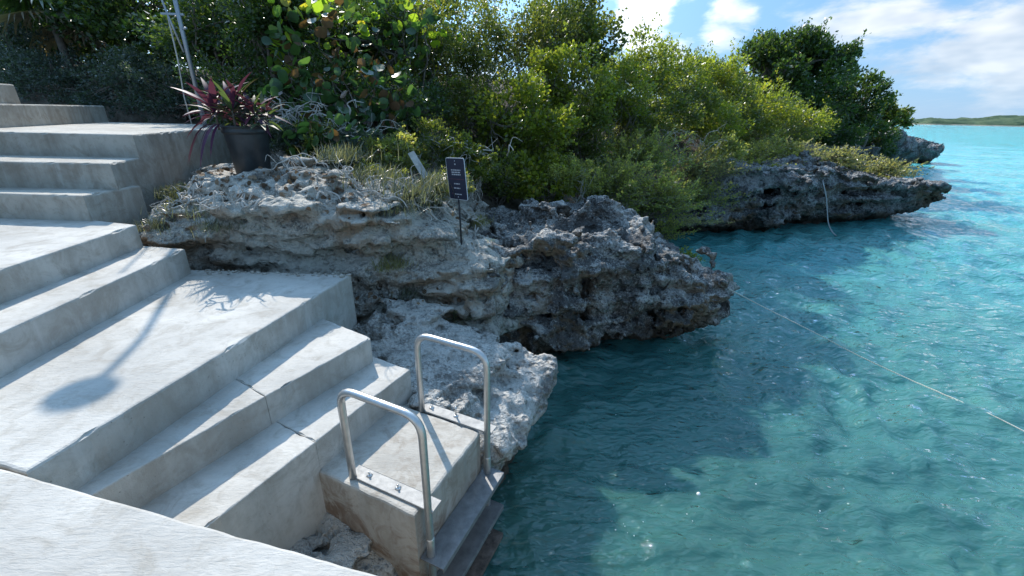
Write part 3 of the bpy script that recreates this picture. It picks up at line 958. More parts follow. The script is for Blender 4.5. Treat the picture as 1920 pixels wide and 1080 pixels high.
# ------------------------------------------------------------------ swim ladder
a_l = (at(797, 957, ZB) - Bfl) @ fb
FL = Bfl + fb * a_l - bk * 0.055
FR = FL + fb * 0.745
lad = empty('swim_ladder', (FL + FR) / 2 + XYZ(0, 0, -ZB))
tag(lad, 'stainless steel swim ladder with two looped handrails and grey treads', 'ladder')
RL = 0.585
hl = rise_to(FL + bk * RL, 728)
print('rail height', hl)
for i, F0 in enumerate((FL, FR)):
    B0 = F0 + bk * RL
    path = rounded([B0 + ZV * 0.008, B0 + ZV * hl, F0 + ZV * (hl - 0.01), F0 + XYZ(0, 0, -ZB - 0.6)], 0.13)
    r = tube('handrail', path, 0.0235, M['steel'], lad, 16)
    sl_ = tube('sleeve', [F0 - ZV * 0.215, F0 - ZV * 0.222, F0 - ZV * 0.40, F0 - ZV * 0.41], [0.024, 0.0265, 0.0265, 0.024], M['steel'], r, 16)
    pc = (B0 + F0) / 2 + fb * 0.045 + ZV * 0.009
    pl_ = boxm('base_plate', pc, bk, fb, ZV, RL + 0.06, 0.095, 0.010, M['steel_plate'], lad)
    spots = (0.20, -0.03) if i == 0 else (0.235, 0.01)
    for j, s in enumerate(spots):
        bc = pc + bk * s + fb * 0.006
        tube('nut', [bc, bc + ZV * 0.007, bc + ZV * 0.016], [0.022, 0.022, 0.014], M['steel'], pl_, 6)
        tube('bolt', [bc, bc + ZV * (0.095 if (i == 1 and j == 1) else 0.035)], 0.007, M['steel'], pl_, 8)
    hole = pc - bk * (RL * 0.44) + fb * 0.01 + ZV * 0.0055
    tube('bolt_hole', [hole - ZV * 0.002, hole + ZV * 0.001], 0.008, M['post'], pl_, 10)
for z, mt in ((0.706, 'tread'), (0.366, 'tread'), (0.045, 'tread_algae'), (-0.28, 'tread_algae')):
    c = (FL + FR) / 2
    c = XYZ(c[0], c[1], z) - bk * 0.035
    t_ = boxm('tread', c, fb, bk, ZV, 0.745 + 0.10, 0.17, 0.012, M[mt], lad)
    boxm('lip', c - bk * 0.083 - ZV * 0.02, fb, bk, ZV, 0.745 + 0.094, 0.006, 0.03, M[mt], t_, 0.001)

# ------------------------------------------------------------------ sign
sb = on_rock(866, 458, 1.90)[0]
sg = empty('sign', sb)
tag(sg, 'small navy sign with white border on a thin post on the rock bank', 'sign')
ya = R(38)
tilt = R(4)
U_ = XYZ(math.cos(ya), -math.sin(ya), 0)
V_ = ZV * math.cos(tilt) - XYZ(1, 0.2, 0) * math.sin(tilt) * 1.1
V_ /= np.linalg.norm(V_)
U_ = U_ - V_ * (U_ @ V_)
U_ /= np.linalg.norm(U_)
N_ = np.cross(U_, V_)
N_ = -N_ if N_[1] > 0 else N_
pcen = aty(856, 336, sb[1] - 0.02)
top_p = pcen + V_ * 0.17 - N_ * 0.022
tube('post', [sb - ZV * 0.25, sb + (top_p - sb) * 0.3, sb + (top_p - sb) * 0.6, top_p], 0.0105, M['post'], sg, 8)


def rrect(w_, h_, r, n=5):
    out = []
    for cx, cy, a0 in ((w_ / 2 - r, h_ / 2 - r, 0), (-w_ / 2 + r, h_ / 2 - r, 90), (-w_ / 2 + r, -h_ / 2 + r, 180), (w_ / 2 - r, -h_ / 2 + r, 270)):
        for k in range(n + 1):
            a = R(a0 + 90 * k / n)
            out.append((cx + r * math.cos(a), cy + r * math.sin(a)))
    return out


def panel(name, w_, h_, r, cen, z0, z1, mat, parent):
    pts = rrect(w_, h_, r)
    bm = bmesh.new()
    lo_ = [bm.verts.new(cen + U_ * x + V_ * y + N_ * z0) for x, y in pts]
    hi_ = [bm.verts.new(cen + U_ * x + V_ * y + N_ * z1) for x, y in pts]
    n = len(pts)
    for k in range(n):
        bm.faces.new([lo_[k], lo_[(k + 1) % n], hi_[(k + 1) % n], hi_[k]])
    bm.faces.new(hi_)
    bm.faces.new(lo_[::-1])
    bmesh.ops.recalc_face_normals(bm, faces=bm.faces[:])
    me = bpy.data.meshes.new(name)
    bm.to_mesh(me)
    bm.free()
    return link(name, me, mat, parent)


SW, SH = 0.285, 0.455
pn = panel('panel', SW, SH, 0.022, pcen, -0.008, -0.002, M['sign_white'], sg)
panel('face', SW - 0.013, SH - 0.013, 0.016, pcen, -0.0019, 0.0, M['sign_face'], pn)
for yy in (0.195, -0.195):
    panel('screw', 0.010, 0.010, 0.0045, pcen + V_ * yy, 0.0002, 0.003, M['sign_white'], pn)
rs = random.Random(4)
def print_line(y, x0, x1, h_, mat):
    """a row of word-shaped marks: too small in the photograph to read"""
    parts = []
    x = x0
    while x < x1 - 0.008:
        wl = min(rs.uniform(0.016, 0.045), x1 - x)
        c = pcen + U_ * (x + wl / 2) + V_ * y + N_ * 0.0012
        v = np.array([c + U_ * sx * wl / 2 + V_ * sy * h_ / 2 for sx, sy in ((-1, -1), (1, -1), (1, 1), (-1, 1))])
        parts.append((v, [[0, 1, 2, 3]], []))
        x += wl + 0.006
    v, q, t = join_data(parts)
    link('print_line', mesh_np('print_line', v, q, t, False), mat, pn)
for y, x0, x1, h_ in ((0.098, -0.072, 0.075, 0.013), (0.074, -0.066, 0.072, 0.013), (0.050, -0.066, 0.072, 0.013), (-0.050, -0.045, 0.045, 0.012), (-0.098, -0.055, 0.045, 0.012), (-0.165, -0.05, 0.065, 0.011)):
    print_line(y, x0, x1, h_, M['sign_print'])
panel('emblem', 0.020, 0.016, 0.006, pcen + V_ * 0.160, 0.0002, 0.0012, M['sign_print'], pn)
panel('rule', 0.235, 0.0035, 0.001, pcen + V_ * 0.0, 0.0002, 0.0012, M['sign_red'], pn)
for y in (-0.095, -0.160):
    panel('symbol', 0.012, 0.014, 0.005, pcen + U_ * -0.085 + V_ * y, 0.0002, 0.0012, M['sign_red'], pn)

# ------------------------------------------------------------------ potted plant
pb = at(464, 317, 2.60) + XYZ(0, 0.12, 0)
pb[2] = drop(pb, -0.01)[2]
hp = rise_to(pb, 236)
pot = empty('potted_plant', pb)
tag(pot, 'purple and green leafy plant in a black nursery pot on the rock', 'potted plant')
sc_ = ((pb - CAM) @ _fw) / FPX
r1, r0_ = 37 * sc_, 28 * sc_
print('pot', pb, hp, r1)
prof = [(0.0, 0.0), (r0_ * 0.96, 0.0), (r0_, 0.015), (r0_ + (r1 - r0_) * 0.80, hp * 0.84), (r0_ + (r1 - r0_) * 0.82, hp * 0.86), (r1 * 1.0, hp * 0.87), (r1 * 1.03, hp * 0.90), (r1 * 1.0, hp * 0.93), (r1 * 1.0, hp * 0.97),
        (r1 * 1.05, hp * 0.985), (r1 * 1.05, hp), (r1 * 0.97, hp), (r1 * 0.93, hp * 0.9), (0.0, hp * 0.9)]


def lathe(name, prof, c, mat, parent, seg=40):
    v, q = [], []
    a = np.arange(seg) * 2 * math.pi / seg
    for r, z in prof:
        v.append(np.c_[c[0] + max(r, 1e-4) * np.cos(a), c[1] + max(r, 1e-4) * np.sin(a), np.full(seg, c[2] + z)])
    k = np.arange(seg)
    for i in range(len(prof) - 1):
        q.append(np.stack([i * seg + k, i * seg + (k + 1) % seg, (i + 1) * seg + (k + 1) % seg, (i + 1) * seg + k], 1))
    return link(name, mesh_np(name, np.concatenate(v), np.concatenate(q)), mat, parent)


po = lathe('pot', prof, pb, M['pot'], pot)
lathe('soil', [(0.0, hp * 0.93), (r1 * 0.5, hp * 0.94), (r1 * 0.94, hp * 0.915)], pb, M['soil'], po, 24)


def lance_mesh(name, mat, ln=1.0, wd=0.16, droop=0.35, fold=0.25):
    """one lance-shaped leaf along +X, rising along +Z at the base"""
    us = [0, 0.12, 0.3, 0.5, 0.7, 0.88, 1.0]
    ws = [0.25, 0.55, 0.95, 1.0, 0.8, 0.4, 0.02]
    v = []
    for u, w_ in zip(us, ws):
        x, z = u * ln, -droop * ln * u * u
        v += [(x, -w_ * wd / 2, z + fold * w_ * wd / 2), (x, 0, z), (x, w_ * wd / 2, z + fold * w_ * wd / 2)]
    q = []
    for k in range(len(us) - 1):
        q += [[3 * k, 3 * k + 3, 3 * k + 4, 3 * k + 1], [3 * k + 1, 3 * k + 4, 3 * k + 5, 3 * k + 2]]
    me = mesh_np(name, np.array(v), np.array(q))
    me.materials.append(mat)
    return me


lance = {k: lance_mesh('leaf', L[k], 1.0, 0.17, dr) for k, dr in (('ti_purple', 0.5), ('ti_plum', 0.65), ('ti_green', 0.45), ('ti_tip', 0.3), ('ti_red', 0.5))}
lance['drop'] = lance_mesh('leaf', L['ti_purple'], 1.0, 0.13, 1.1)
rs = random.Random(11)


def leaf_ob(me, parent, base, az, el, ln, roll_=0.0):
    o = bpy.data.objects.new('leaf', me)
    o.parent = parent
    o.matrix_parent_inverse = Matrix.Identity(4)
    o.location = Vector(base) - parent.location
    o.rotation_euler = (roll_, -el, az)
    o.scale = (ln, ln, ln)
    COL.objects.link(o)
    return o


rim = pb + ZV * hp
for (dx, dy, dz, n, lmin, lmax, cols) in (
        (-0.30, -0.02, 0.08, 26, 0.34, 0.56, ['ti_purple'] * 5 + ['ti_plum'] * 3 + ['ti_tip']),
        (-0.06, -0.08, 0.10, 28, 0.28, 0.46, ['ti_green'] * 6 + ['ti_tip'] * 2 + ['ti_purple'] * 3),
        (0.16, -0.02, 0.08, 20, 0.24, 0.42, ['ti_plum'] * 3 + ['ti_red'] * 3 + ['ti_green'] * 2 + ['ti_tip']),
        (-0.10, 0.12, 0.20, 18, 0.30, 0.50, ['ti_purple'] * 4 + ['ti_plum'] * 3 + ['ti_tip']),
        (0.22, 0.10, 0.04, 12, 0.24, 0.36, ['ti_green'] * 3 + ['ti_plum'] * 2)):
    c = rim + XYZ(dx, dy, dz)
    for k in range(n):
        u = k / n
        az = k * 2.399 + rs.uniform(-0.3, 0.3)
        el = R(75 - 75 * u + rs.uniform(-12, 12))
        leaf_ob(lance[rs.choice(cols)], pot, c + XYZ(0.02 * math.cos(az), 0.02 * math.sin(az), 0.10 * (1 - u)), az, el, 0.86 * rs.uniform(lmin, lmax), rs.uniform(-0.3, 0.3))
    tube('stem', [c - ZV * (dz + 0.05), c - ZV * 0.02, c + ZV * 0.10], [0.014, 0.012, 0.007], M['bark'], pot, 7)
for k in range(7):
    leaf_ob(lance['drop'], pot, rim + XYZ(-0.30 + 0.02 * k, -0.14, 0.02), R(190 + 12 * k), R(-5), rs.uniform(0.26, 0.40))
for k in range(4):
    leaf_ob(lance['ti_green'], pot, rim + XYZ(0.22, -0.1 + 0.05 * k, 0.0), R(-30 - 25 * k), R(20), rs.uniform(0.34, 0.46))

# ------------------------------------------------------------------ outdoor shower (its head is above the picture, its shadow lies on the landing)
SP = XYZ(-4.95, 7.25, zu3 + 0.3)
SHD = XYZ(-0.455, 0.89, math.tan(SUN_EL))
hs = at(150, 741, Z3)
zt = 6.15
head_c = hs + SHD * ((zt - 0.12 - Z3) / SHD[2])
sh = empty('outdoor_shower', SP)
tag(sh, 'tall galvanised outdoor shower pipe rising behind the potted plant', 'shower')
SPx = XYZ(SP[0], SP[1], 0)
tube('pole', [SP - ZV * 0.3, SP + ZV * 1.2, XYZ(SP[0], SP[1], zt - 0.35)], 0.030, M['galv'], sh, 12)
arm_end = XYZ(head_c[0], head_c[1], zt)
tube('arm', rounded([XYZ(SP[0], SP[1], zt - 0.36), XYZ(SP[0], SP[1], zt), arm_end, arm_end - ZV * 0.11], 0.16), 0.027, M['galv'], sh, 12)
lathe('shower_head', [(0.0, -0.02), (0.155, -0.02), (0.168, 0.0), (0.155, 0.02), (0.05, 0.035), (0.03, 0.06), (0.0, 0.06)], arm_end - ZV * 0.14, M['galv'], sh, 36)
side = XYZ(-1, -0.15, 0) / math.hypot(1, .15)
tube('riser_pipe', [SP + side * 0.05 + ZV * 0.75, SP + side * 0.14 + ZV * 1.2, SP + side * 0.24 + ZV * 1.8, SP + side * 0.26 + ZV * 2.5], 0.014, M['galv'], sh, 8)
zc = aty(345, 27, SP[1])[2]
boxm('bracket', XYZ(SP[0], SP[1], zc) + side * 0.08, side, np.cross(side, ZV), ZV, 0.30, 0.025, 0.025, M['galv'], sh)
tube('valve', [XYZ(SP[0], SP[1], zc - 0.18), XYZ(SP[0] + 0.09, SP[1] - 0.03, zc - 0.18)], 0.018, M['galv'], sh, 8)
tube('hose', [XYZ(SP[0], SP[1], zc) + side * 0.15, XYZ(SP[0], SP[1], zc - 0.6) + side * 0.16, XYZ(SP[0], SP[1], zc - 1.1) + side * 0.20, XYZ(SP[0], SP[1], zc - 1.5) + side * 0.19], 0.010, M['dry'], sh, 7)

# ------------------------------------------------------------------ ropes
def smooth_path(pts, n=8):
    pts = np.asarray(pts, float)
    P_ = np.concatenate([2 * pts[:1] - pts[1:2], pts, 2 * pts[-1:] - pts[-2:-1]])
    out = []
    for k in range(1, len(P_) - 2):
        for s in np.arange(n) / n:
            a, b, c, d = P_[k - 1:k + 3]
            out.append(0.5 * (2 * b + (c - a) * s + (2 * a - 5 * b + 4 * c - d) * s * s + (3 * b - a - 3 * c + d) * s ** 3))
    out.append(pts[-1])
    return np.array(out)


rope_pts = smooth_path([at(1330, 526, 1.1), at(1368, 543, 0.95), at(1450, 585, 0.62), at(1530, 625, 0.36), at(1610, 667, 0.14), at(1700, 709, 0.03), at(1800, 755, 0.03), at(1915, 806, 0.03), at(2060, 876, 0.03), at(2300, 985, 0.03)], 16)
wh = wave_height(rope_pts[:, 0], rope_pts[:, 1], np.hypot(rope_pts[:, 0], rope_pts[:, 1]))
rope_pts[:, 2] = np.maximum(rope_pts[:, 2], 0.35 * wh + 0.030)
rp = tube('mooring_rope', rope_pts, 0.0062, M['rope'], None, 8)
tag(rp, 'taut off white rope running from the headland tip out over the water', 'rope')
rp = tube('hanging_rope', smooth_path([aty(1541, 332, 13.7), aty(1544, 345, 13.25), aty(1549, 370, 13.15), aty(1551, 395, 13.1), aty(1553, 418, 13.05), aty(1560, 434, 13.0), at(1568, 442, -0.03)]), 0.017, M['rope_grey'], None, 8)
tag(rp, 'short pale rope dangling down the far rock point into the sea', 'rope')
# ------------------------------------------------------------------ sea and seabed
nr, na = 820, 430
rr = 1.2 * (7000 / 1.2) ** (np.arange(nr) / (nr - 1))
aa = np.linspace(R(-150), R(75), na)            # angle from +X, clockwise negative; land lies to the left
aa = np.linspace(R(-35), R(125), na)
RR, AA = np.meshgrid(rr, aa, indexing='ij')
sx, sy = (RR * np.cos(AA)).ravel(), (RR * np.sin(AA)).ravel()
sz = wave_height(sx, sy, RR.ravel())
i_, j_ = np.meshgrid(np.arange(nr - 1), np.arange(na - 1), indexing='ij')
b_ = (i_ * na + j_).ravel()
me = mesh_np('sea', np.stack([sx, sy, sz], 1), np.stack([b_, b_ + na, b_ + na + 1, b_ + 1], 1))
m, t, out = material('sea water')
pos = t.n('ShaderNodeNewGeometry').outputs['Position']
cd = t.n('ShaderNodeVectorMath', operation='LENGTH', ins={0: pos}).outputs['Value']
mp = t.n('ShaderNodeMapping', ins={0: pos, 'Rotation': (0, 0, R(28)), 'Scale': (1.0, 2.1, 1.0)}).outputs[0]
n1 = t.noise(mp, 2.6, 3, 0.45, 0.6)
n2 = t.noise(mp, 8.0, 2, 0.5, 0.4)
hb = t.math('ADD', t.math('MULTIPLY', n1, 1.0), t.math('MULTIPLY', n2, 0.34))
b = t.bump(hb, 0.9, 0.13)
fr = t.n('ShaderNodeFresnel', ins={'IOR': 1.45, 'Normal': b})
gl = t.n('ShaderNodeBsdfGlossy', ins={'Color': (1, 1, 1), 'Roughness': 0.03, 'Normal': b})
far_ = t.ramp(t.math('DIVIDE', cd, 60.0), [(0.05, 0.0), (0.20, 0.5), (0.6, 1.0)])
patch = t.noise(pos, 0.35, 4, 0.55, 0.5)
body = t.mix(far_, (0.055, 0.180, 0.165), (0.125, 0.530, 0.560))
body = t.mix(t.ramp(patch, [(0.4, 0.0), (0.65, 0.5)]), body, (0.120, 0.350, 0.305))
df = t.n('ShaderNodeSubsurfaceScattering', falloff='BURLEY', ins={'Color': body, 'Scale': 0.22, 'Radius': (0.5, 1.0, 1.0), 'Normal': b})
tr = t.n('ShaderNodeBsdfTransparent', ins={'Color': (0.54, 0.80, 0.75)})
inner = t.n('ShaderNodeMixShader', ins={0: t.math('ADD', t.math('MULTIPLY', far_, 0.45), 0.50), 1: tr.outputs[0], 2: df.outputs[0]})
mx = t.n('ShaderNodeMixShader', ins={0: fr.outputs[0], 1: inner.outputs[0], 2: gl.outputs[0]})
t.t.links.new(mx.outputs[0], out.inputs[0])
M['sea'] = m
kind(link('sea', me, m), 'structure')

# seabed
n_ = 150
gx = np.concatenate([np.linspace(-6, 14, 130), np.geomspace(14.5, 1200, 40)])
gy = np.concatenate([np.linspace(-14, 22, 150), np.geomspace(22.6, 1500, 40)])
X, Y = np.meshgrid(gx, gy, indexing='ij')
p = np.stack([X.ravel() / 2.2, Y.ravel() / 2.2, np.zeros(X.size)], 1)
zb_ = -1.5 - 0.0012 * np.hypot(X, Y).ravel() + 0.30 * fbm(p, 3, 81)
i_, j_ = np.meshgrid(np.arange(len(gx) - 1), np.arange(len(gy) - 1), indexing='ij')
b_ = (i_ * len(gy) + j_).ravel()
me = mesh_np('seabed', np.stack([X.ravel(), Y.ravel(), zb_], 1), np.stack([b_, b_ + len(gy), b_ + len(gy) + 1, b_ + 1], 1))
m, t, out = material('sandy seabed')
pos = t.n('ShaderNodeNewGeometry').outputs['Position']
n1 = t.noise(pos, 0.9, 6, 0.6, 0.6)
c = t.mix(t.ramp(n1, [(0.44, 0.0), (0.58, 1.0)]), (0.30, 0.28, 0.18), (0.56, 0.54, 0.42))
p = t.n('ShaderNodeBsdfPrincipled', ins={'Base Color': c, 'Roughness': 0.9})
t.t.links.new(p.outputs[0], out.inputs[0])
kind(link('seabed', me, m), 'structure')

# far island across the sound
def island():
    n1_, n2_ = 260, 24
    a0 = aty(1660, 226, 520)
    xs = np.linspace(430, 1150, n1_)
    prof_y = np.linspace(-1, 1, n2_)
    V = []
    for i in range(n1_):
        x = xs[i]
        u = (x - 430) / 720
        cy = 560 - 130 * u
        hmax = 8.5 * np.interp(u, [0, 0.02, 0.12, 0.22, 0.32, 0.5, 0.8, 1], [0.0, 0.35, 0.75, 1.15, 1.35, 0.85, 0.7, 0.0])
        for j in range(n2_):
            V.append((x, cy + prof_y[j] * 60, hmax * (1 - prof_y[j] ** 2) ** 0.6))
    V = np.array(V)
    nz_ = fbm(np.c_[V[:, :2] / 26.0, V[:, 2:] / 20], 4, 91)
    V[:, 2] += np.where(V[:, 2] > 0.3, nz_ * 3.4 + 0.6, -1)
    V[:, 2] = np.maximum(V[:, 2], -1.0)
    i2, j2 = np.meshgrid(np.arange(n1_ - 1), np.arange(n2_ - 1), indexing='ij')
    bb = (i2 * n2_ + j2).ravel()
    return mesh_np('island', V, np.stack([bb, bb + n2_, bb + n2_ + 1, bb + 1], 1))


m, t, out = material('distant scrub')
pos = t.n('ShaderNodeNewGeometry').outputs['Position']
sp = t.n('ShaderNodeSeparateXYZ', ins={0: pos})
n1 = t.noise(pos, 0.09, 6, 0.7)
c = t.mix(t.ramp(n1, [(0.4, 0.0), (0.6, 1.0)]), (0.05, 0.085, 0.05), (0.105, 0.14, 0.075))
c = t.mix(t.ramp(t.math('ADD', t.math('MULTIPLY', sp.outputs[2], 0.25), t.math('MULTIPLY', n1, 0.5)), [(0.42, 1.0), (0.55, 0.0)]), c, (0.30, 0.28, 0.22))
p = t.n('ShaderNodeBsdfPrincipled', ins={'Base Color': c, 'Roughness': 0.95, 'Specular IOR Level': 0.1, 'Normal': t.bump(n1, 1.0, 3.0)})
t.t.links.new(p.outputs[0], out.inputs[0])
kind(link('island', island(), m), 'structure')

# hillside soil under the plants
HILL = rbf([(-3.0, 5.6, 2.35), (-1.5, 6.0, 1.9), (0.2, 6.9, 1.55), (1.2, 8.6, 1.5), (2.2, 10.0, 1.3), (3.6, 12.2, 1.2), (5.0, 13.6, 1.35), (8.0, 15.8, 1.75), (11, 17.2, 1.6), (14.0, 18.4, 1.0),
            (-4.3, 7.0, 2.6), (-3.0, 8.5, 3.0), (-1.0, 9.0, 2.9), (1.5, 11.5, 2.7), (4.5, 15, 2.6), (8, 18.5, 2.6), (12, 20.5, 2.2), (-8, 10.5, 3.3), (-12, 11, 3.6), (-5.5, 9.6, 3.1), (-5, 12, 4.0), (0, 14, 4.0),
            (5, 19, 3.8), (10, 23, 3.4), (16, 26, 2.6), (20, 30, 2.4), (24, 34, 2.2), (28, 37, 1.8), (10, 35, 4), (-15, 15, 4.5), (-20, 40, 4.5), (20, 60, 3), (30, 45, 1.5)])
hill_poly = np.array([(-4.2, 5.2), (-2.2, 5.5), (-0.3, 5.9), (0.6, 6.6), (1.6, 7.8), (2.0, 9.2), (3.2, 11.6), (4.6, 13.2), (8, 15.0), (11.0, 16.0), (14.5, 17.4), (15.4, 18.4), (16, 21), (18, 25), (24, 31), (30, 36), (31, 39), (28, 60), (-40, 60), (-40, 11), (-14, 10.4), (-9, 9.9), (-5.4, 9.3), (-4.5, 8.4), (-4.2, 7.0), (-3.9, 5.7)])
gx = np.linspace(-40, 33, 240)
gy = np.concatenate([np.linspace(-3, 24, 160), np.linspace(24.5, 60, 60)])
X, Y = np.meshgrid(gx, gy, indexing='ij')
XY = np.stack([X.ravel(), Y.ravel()], 1)
hd = poly_sd(XY, hill_poly)
hz = HILL(XY) + 0.12 * fbm(np.c_[XY / 0.9, np.zeros(len(XY))], 3, 95)
hz = hz - np.clip(hd + 0.3, 0, 3) * 2.2
i_, j_ = np.meshgrid(np.arange(len(gx) - 1), np.arange(len(gy) - 1), indexing='ij')
b_ = (i_ * len(gy) + j_).ravel()
q = np.stack([b_, b_ + len(gy), b_ + len(gy) + 1, b_ + 1], 1)
q = q[(hd[q] < 1.4).any(1)]
used = np.unique(q)
rm = np.full(len(XY), -1)
rm[used] = np.arange(len(used))
me = mesh_np('hillside', np.c_[XY, hz][used], rm[q])
m, t, out = material('stony hillside soil')
pos = t.n('ShaderNodeNewGeometry').outputs['Position']
n1 = t.noise(pos, 3.0, 7, 0.65, 0.3)
c = t.mix(t.ramp(n1, [(0.38, 0.0), (0.62, 1.0)]), (0.075, 0.06, 0.045), (0.22, 0.19, 0.155))
p = t.n('ShaderNodeBsdfPrincipled', ins={'Base Color': c, 'Roughness': 0.95, 'Specular IOR Level': 0.15, 'Normal': t.bump(t.noise(pos, 14, 5, 0.7), 0.8, 0.05)})
t.t.links.new(p.outputs[0], out.inputs[0])
kind(link('hillside', me, m), 'structure')


def ground(x, y):
    return float(HILL(np.array([[x, y]]))[0])
# ------------------------------------------------------------------ foliage
SHAPES = {
    'oval': (np.array([(0, 0, 0), (0.45, 0.30, 0.05), (1, 0, -0.06), (0.45, -0.30, 0.05)]), np.array([[0, 3, 2, 1]])),
    'fat': (np.array([(0, 0, 0), (0.32, 0.36, 0.06), (0.78, 0.34, 0.04), (1, 0, -0.05), (0.78, -0.34, 0.04), (0.32, -0.36, 0.06)]), np.array([[0, 5, 4, 3], [0, 3, 2, 1]])),
    'needle': (np.array([(0, 0.05, 0), (0, -0.05, 0), (1, -0.03, 0), (1, 0.03, 0)]), np.array([[0, 1, 2, 3]])),
    'blade': (np.array([(0, 0.022, 0), (0, -0.022, 0), (0.4, -0.02, -0.02), (0.4, 0.02, -0.02), (0.75, -0.013, -0.12), (0.75, 0.013, -0.12), (1, 0, -0.28)]), np.array([[0, 1, 2, 3], [3, 2, 4, 5], [5, 4, 6, 6]])),
}


def unit(v):
    return v / (np.linalg.norm(v, axis=-1, keepdims=True) + 1e-12)


def leaf_cloud(name, P, D, N, size, shape, rnd, mat, parent=None):
    """P base points, D along the leaf, N its normal"""
    tv, tq = SHAPES[shape]
    D = unit(D)
    S = unit(np.cross(N, D))
    N = np.cross(D, S)
    m = len(P)
    V = P[:, None, :] + size[:, None, None] * (tv[None, :, 0:1] * D[:, None, :] + tv[None, :, 1:2] * S[:, None, :] + tv[None, :, 2:3] * N[:, None, :])
    k = len(tv)
    q = (tq[None] + (np.arange(m) * k)[:, None, None]).reshape(-1, 4)
    tri = q[q[:, 2] == q[:, 3]][:, :3]
    q = q[q[:, 2] != q[:, 3]]
    me = mesh_np(name, V.reshape(-1, 3), q if len(q) else None, tri if len(tri) else None, smooth=False)
    point_attr(me, 'rnd', np.repeat(rnd, k))
    return link(name, me, mat, parent)


def branch_path(rng, a, b, n=6, wob=0.12):
    a, b = np.asarray(a, float), np.asarray(b, float)
    L_ = np.linalg.norm(b - a)
    p = [a + (b - a) * k / n + (rng.normal(size=3) * wob * L_ / 2.5 if 0 < k < n else 0) for k in range(n + 1)]
    return smooth_path(p, 3)


def plant(name, label, cat, cen, rad, n, leaf='oval', size=0.05, mat='mid', seed=0, clumps=26, base=None, stems=9, group=None, spread=0.30, stem_r=0.02, wood='bark', shell=0.62, up=0.35, parts=('foliage', 'branches'), crown_flat=0.0):
    """shrub or tree: leaf clumps on forking branches that start at the ground"""
    rng = np.random.default_rng(seed + 100)
    cen, rad = np.asarray(cen, float), np.asarray(rad, float)
    if base is None:
        base = XYZ(cen[0], cen[1] + 0.1 * rad[1], 0)
        base[2] = min(ground(base[0], base[1]) - 0.1, cen[2] - 0.5 * rad[2])
    root = empty(name, base)
    tag(root, label, cat, group)
    u = unit(rng.normal(size=(clumps * 3, 3)))
    u = u[u[:, 2] > (-0.45 if parts[0] == 'crown' else -0.9)][:clumps]
    rr_ = shell + (1.02 - shell) * rng.random(len(u)) ** 0.7
    cc_ = cen + u * rr_[:, None] * rad
    cs = spread * (0.6 + 0.8 * rng.random(len(u)))
    # inner filling clumps
    ui = unit(rng.normal(size=(clumps // 3, 3))) * (0.5 * rng.random((clumps // 3, 1)) + 0.1)
    ci = cen + ui * rad
    allc = np.concatenate([cc_, ci])
    alls = np.concatenate([cs, np.full(len(ci), spread * 1.3)])
    w_ = alls ** 2
    idx = rng.choice(len(allc), n, p=w_ / w_.sum())
    off = rng.normal(size=(n, 3))
    off = unit(off) * (rng.random((n, 1)) ** 0.45)
    P = allc[idx] + off * alls[idx][:, None] * rad * np.array([1, 1, 0.85])
    outw = unit((P - cen) / rad + 0.5 * off)
    D = unit(outw + rng.normal(size=(n, 3)) * 0.75 + np.array([0, 0, up]))
    N = unit(outw * 0.6 + np.array([0, 0, 0.7]) + rng.normal(size=(n, 3)) * 0.6)
    sz = size * rng.uniform(0.45, 1.45, n)
    # leading shoots that break the outline
    m_, per = clumps * 2, 16
    sc_i = rng.integers(len(cc_), size=m_)
    sd = unit((cc_[sc_i] - cen) / rad + rng.normal(size=(m_, 3)) * 0.45 + np.array([0, 0, 0.45]))
    sl_n = rng.uniform(0.22, 0.62, m_) * rad.mean() * spread / 0.3
    tpos = rng.uniform(0.35, 1.0, (m_, per))
    SPt = cc_[sc_i][:, None] + sd[:, None] * (sl_n[:, None] * tpos)[..., None] + rng.normal(size=(m_, per, 3)) * size * 0.35
    SD = unit(sd[:, None] * 0.7 + rng.normal(size=(m_, per, 3)) * 0.6)
    P = np.concatenate([P, SPt.reshape(-1, 3)])
    D = np.concatenate([D, SD.reshape(-1, 3)])
    N = np.concatenate([N, unit(rng.normal(size=(m_ * per, 3)) + np.array([0, 0, 0.5]))])
    sz = np.concatenate([sz, size * rng.uniform(0.5, 1.0, m_ * per)])
    idx = np.concatenate([idx, np.repeat(sc_i, per)])
    n = len(P)
    clump_tone = rng.random(len(allc))
    rnd = np.clip(0.45 * clump_tone[idx] + 0.55 * rng.random(n) + 0.06 * rng.normal(size=n), 0, 1)
    kind(leaf_cloud(parts[0], P, D, N, sz, leaf, rnd, L[mat], root), 'stuff')
    if stems:
        segs = []
        mids = []
        for k in range(stems):
            tgt = cc_[rng.integers(len(cc_))]
            b0 = base + np.append(rng.normal(size=2) * 0.12 * rad[0], 0)
            pth = branch_path(rng, b0, b0 + (tgt - b0) * 0.95)
            segs.append(tube_data(pth, np.linspace(stem_r, stem_r * 0.25, len(pth)), 5))
            mids.append(pth)
        for k in range(len(cc_)):
            pth0 = mids[rng.integers(len(mids))]
            a = pth0[rng.integers(len(pth0) // 3, len(pth0))]
            pth = branch_path(rng, a, cc_[k], 4)
            segs.append(tube_data(pth, np.linspace(stem_r * 0.5, stem_r * 0.15, len(pth)), 4))
        v, q, t_ = join_data(segs)
        link(parts[1], mesh_np(parts[1], v, q, t_), M[wood], root)
    return root


def px_plant(px, py, Y, rx, rz, **kw):
    c = aty(px, py, Y)
    s = ((c - CAM) @ _fw) / FPX
    depth = kw.pop('depth', 0.9)
    return plant(kw.pop('name'), kw.pop('label'), kw.pop('cat', 'shrub'), c, (rx * s, rx * s * depth, rz * s), **kw)


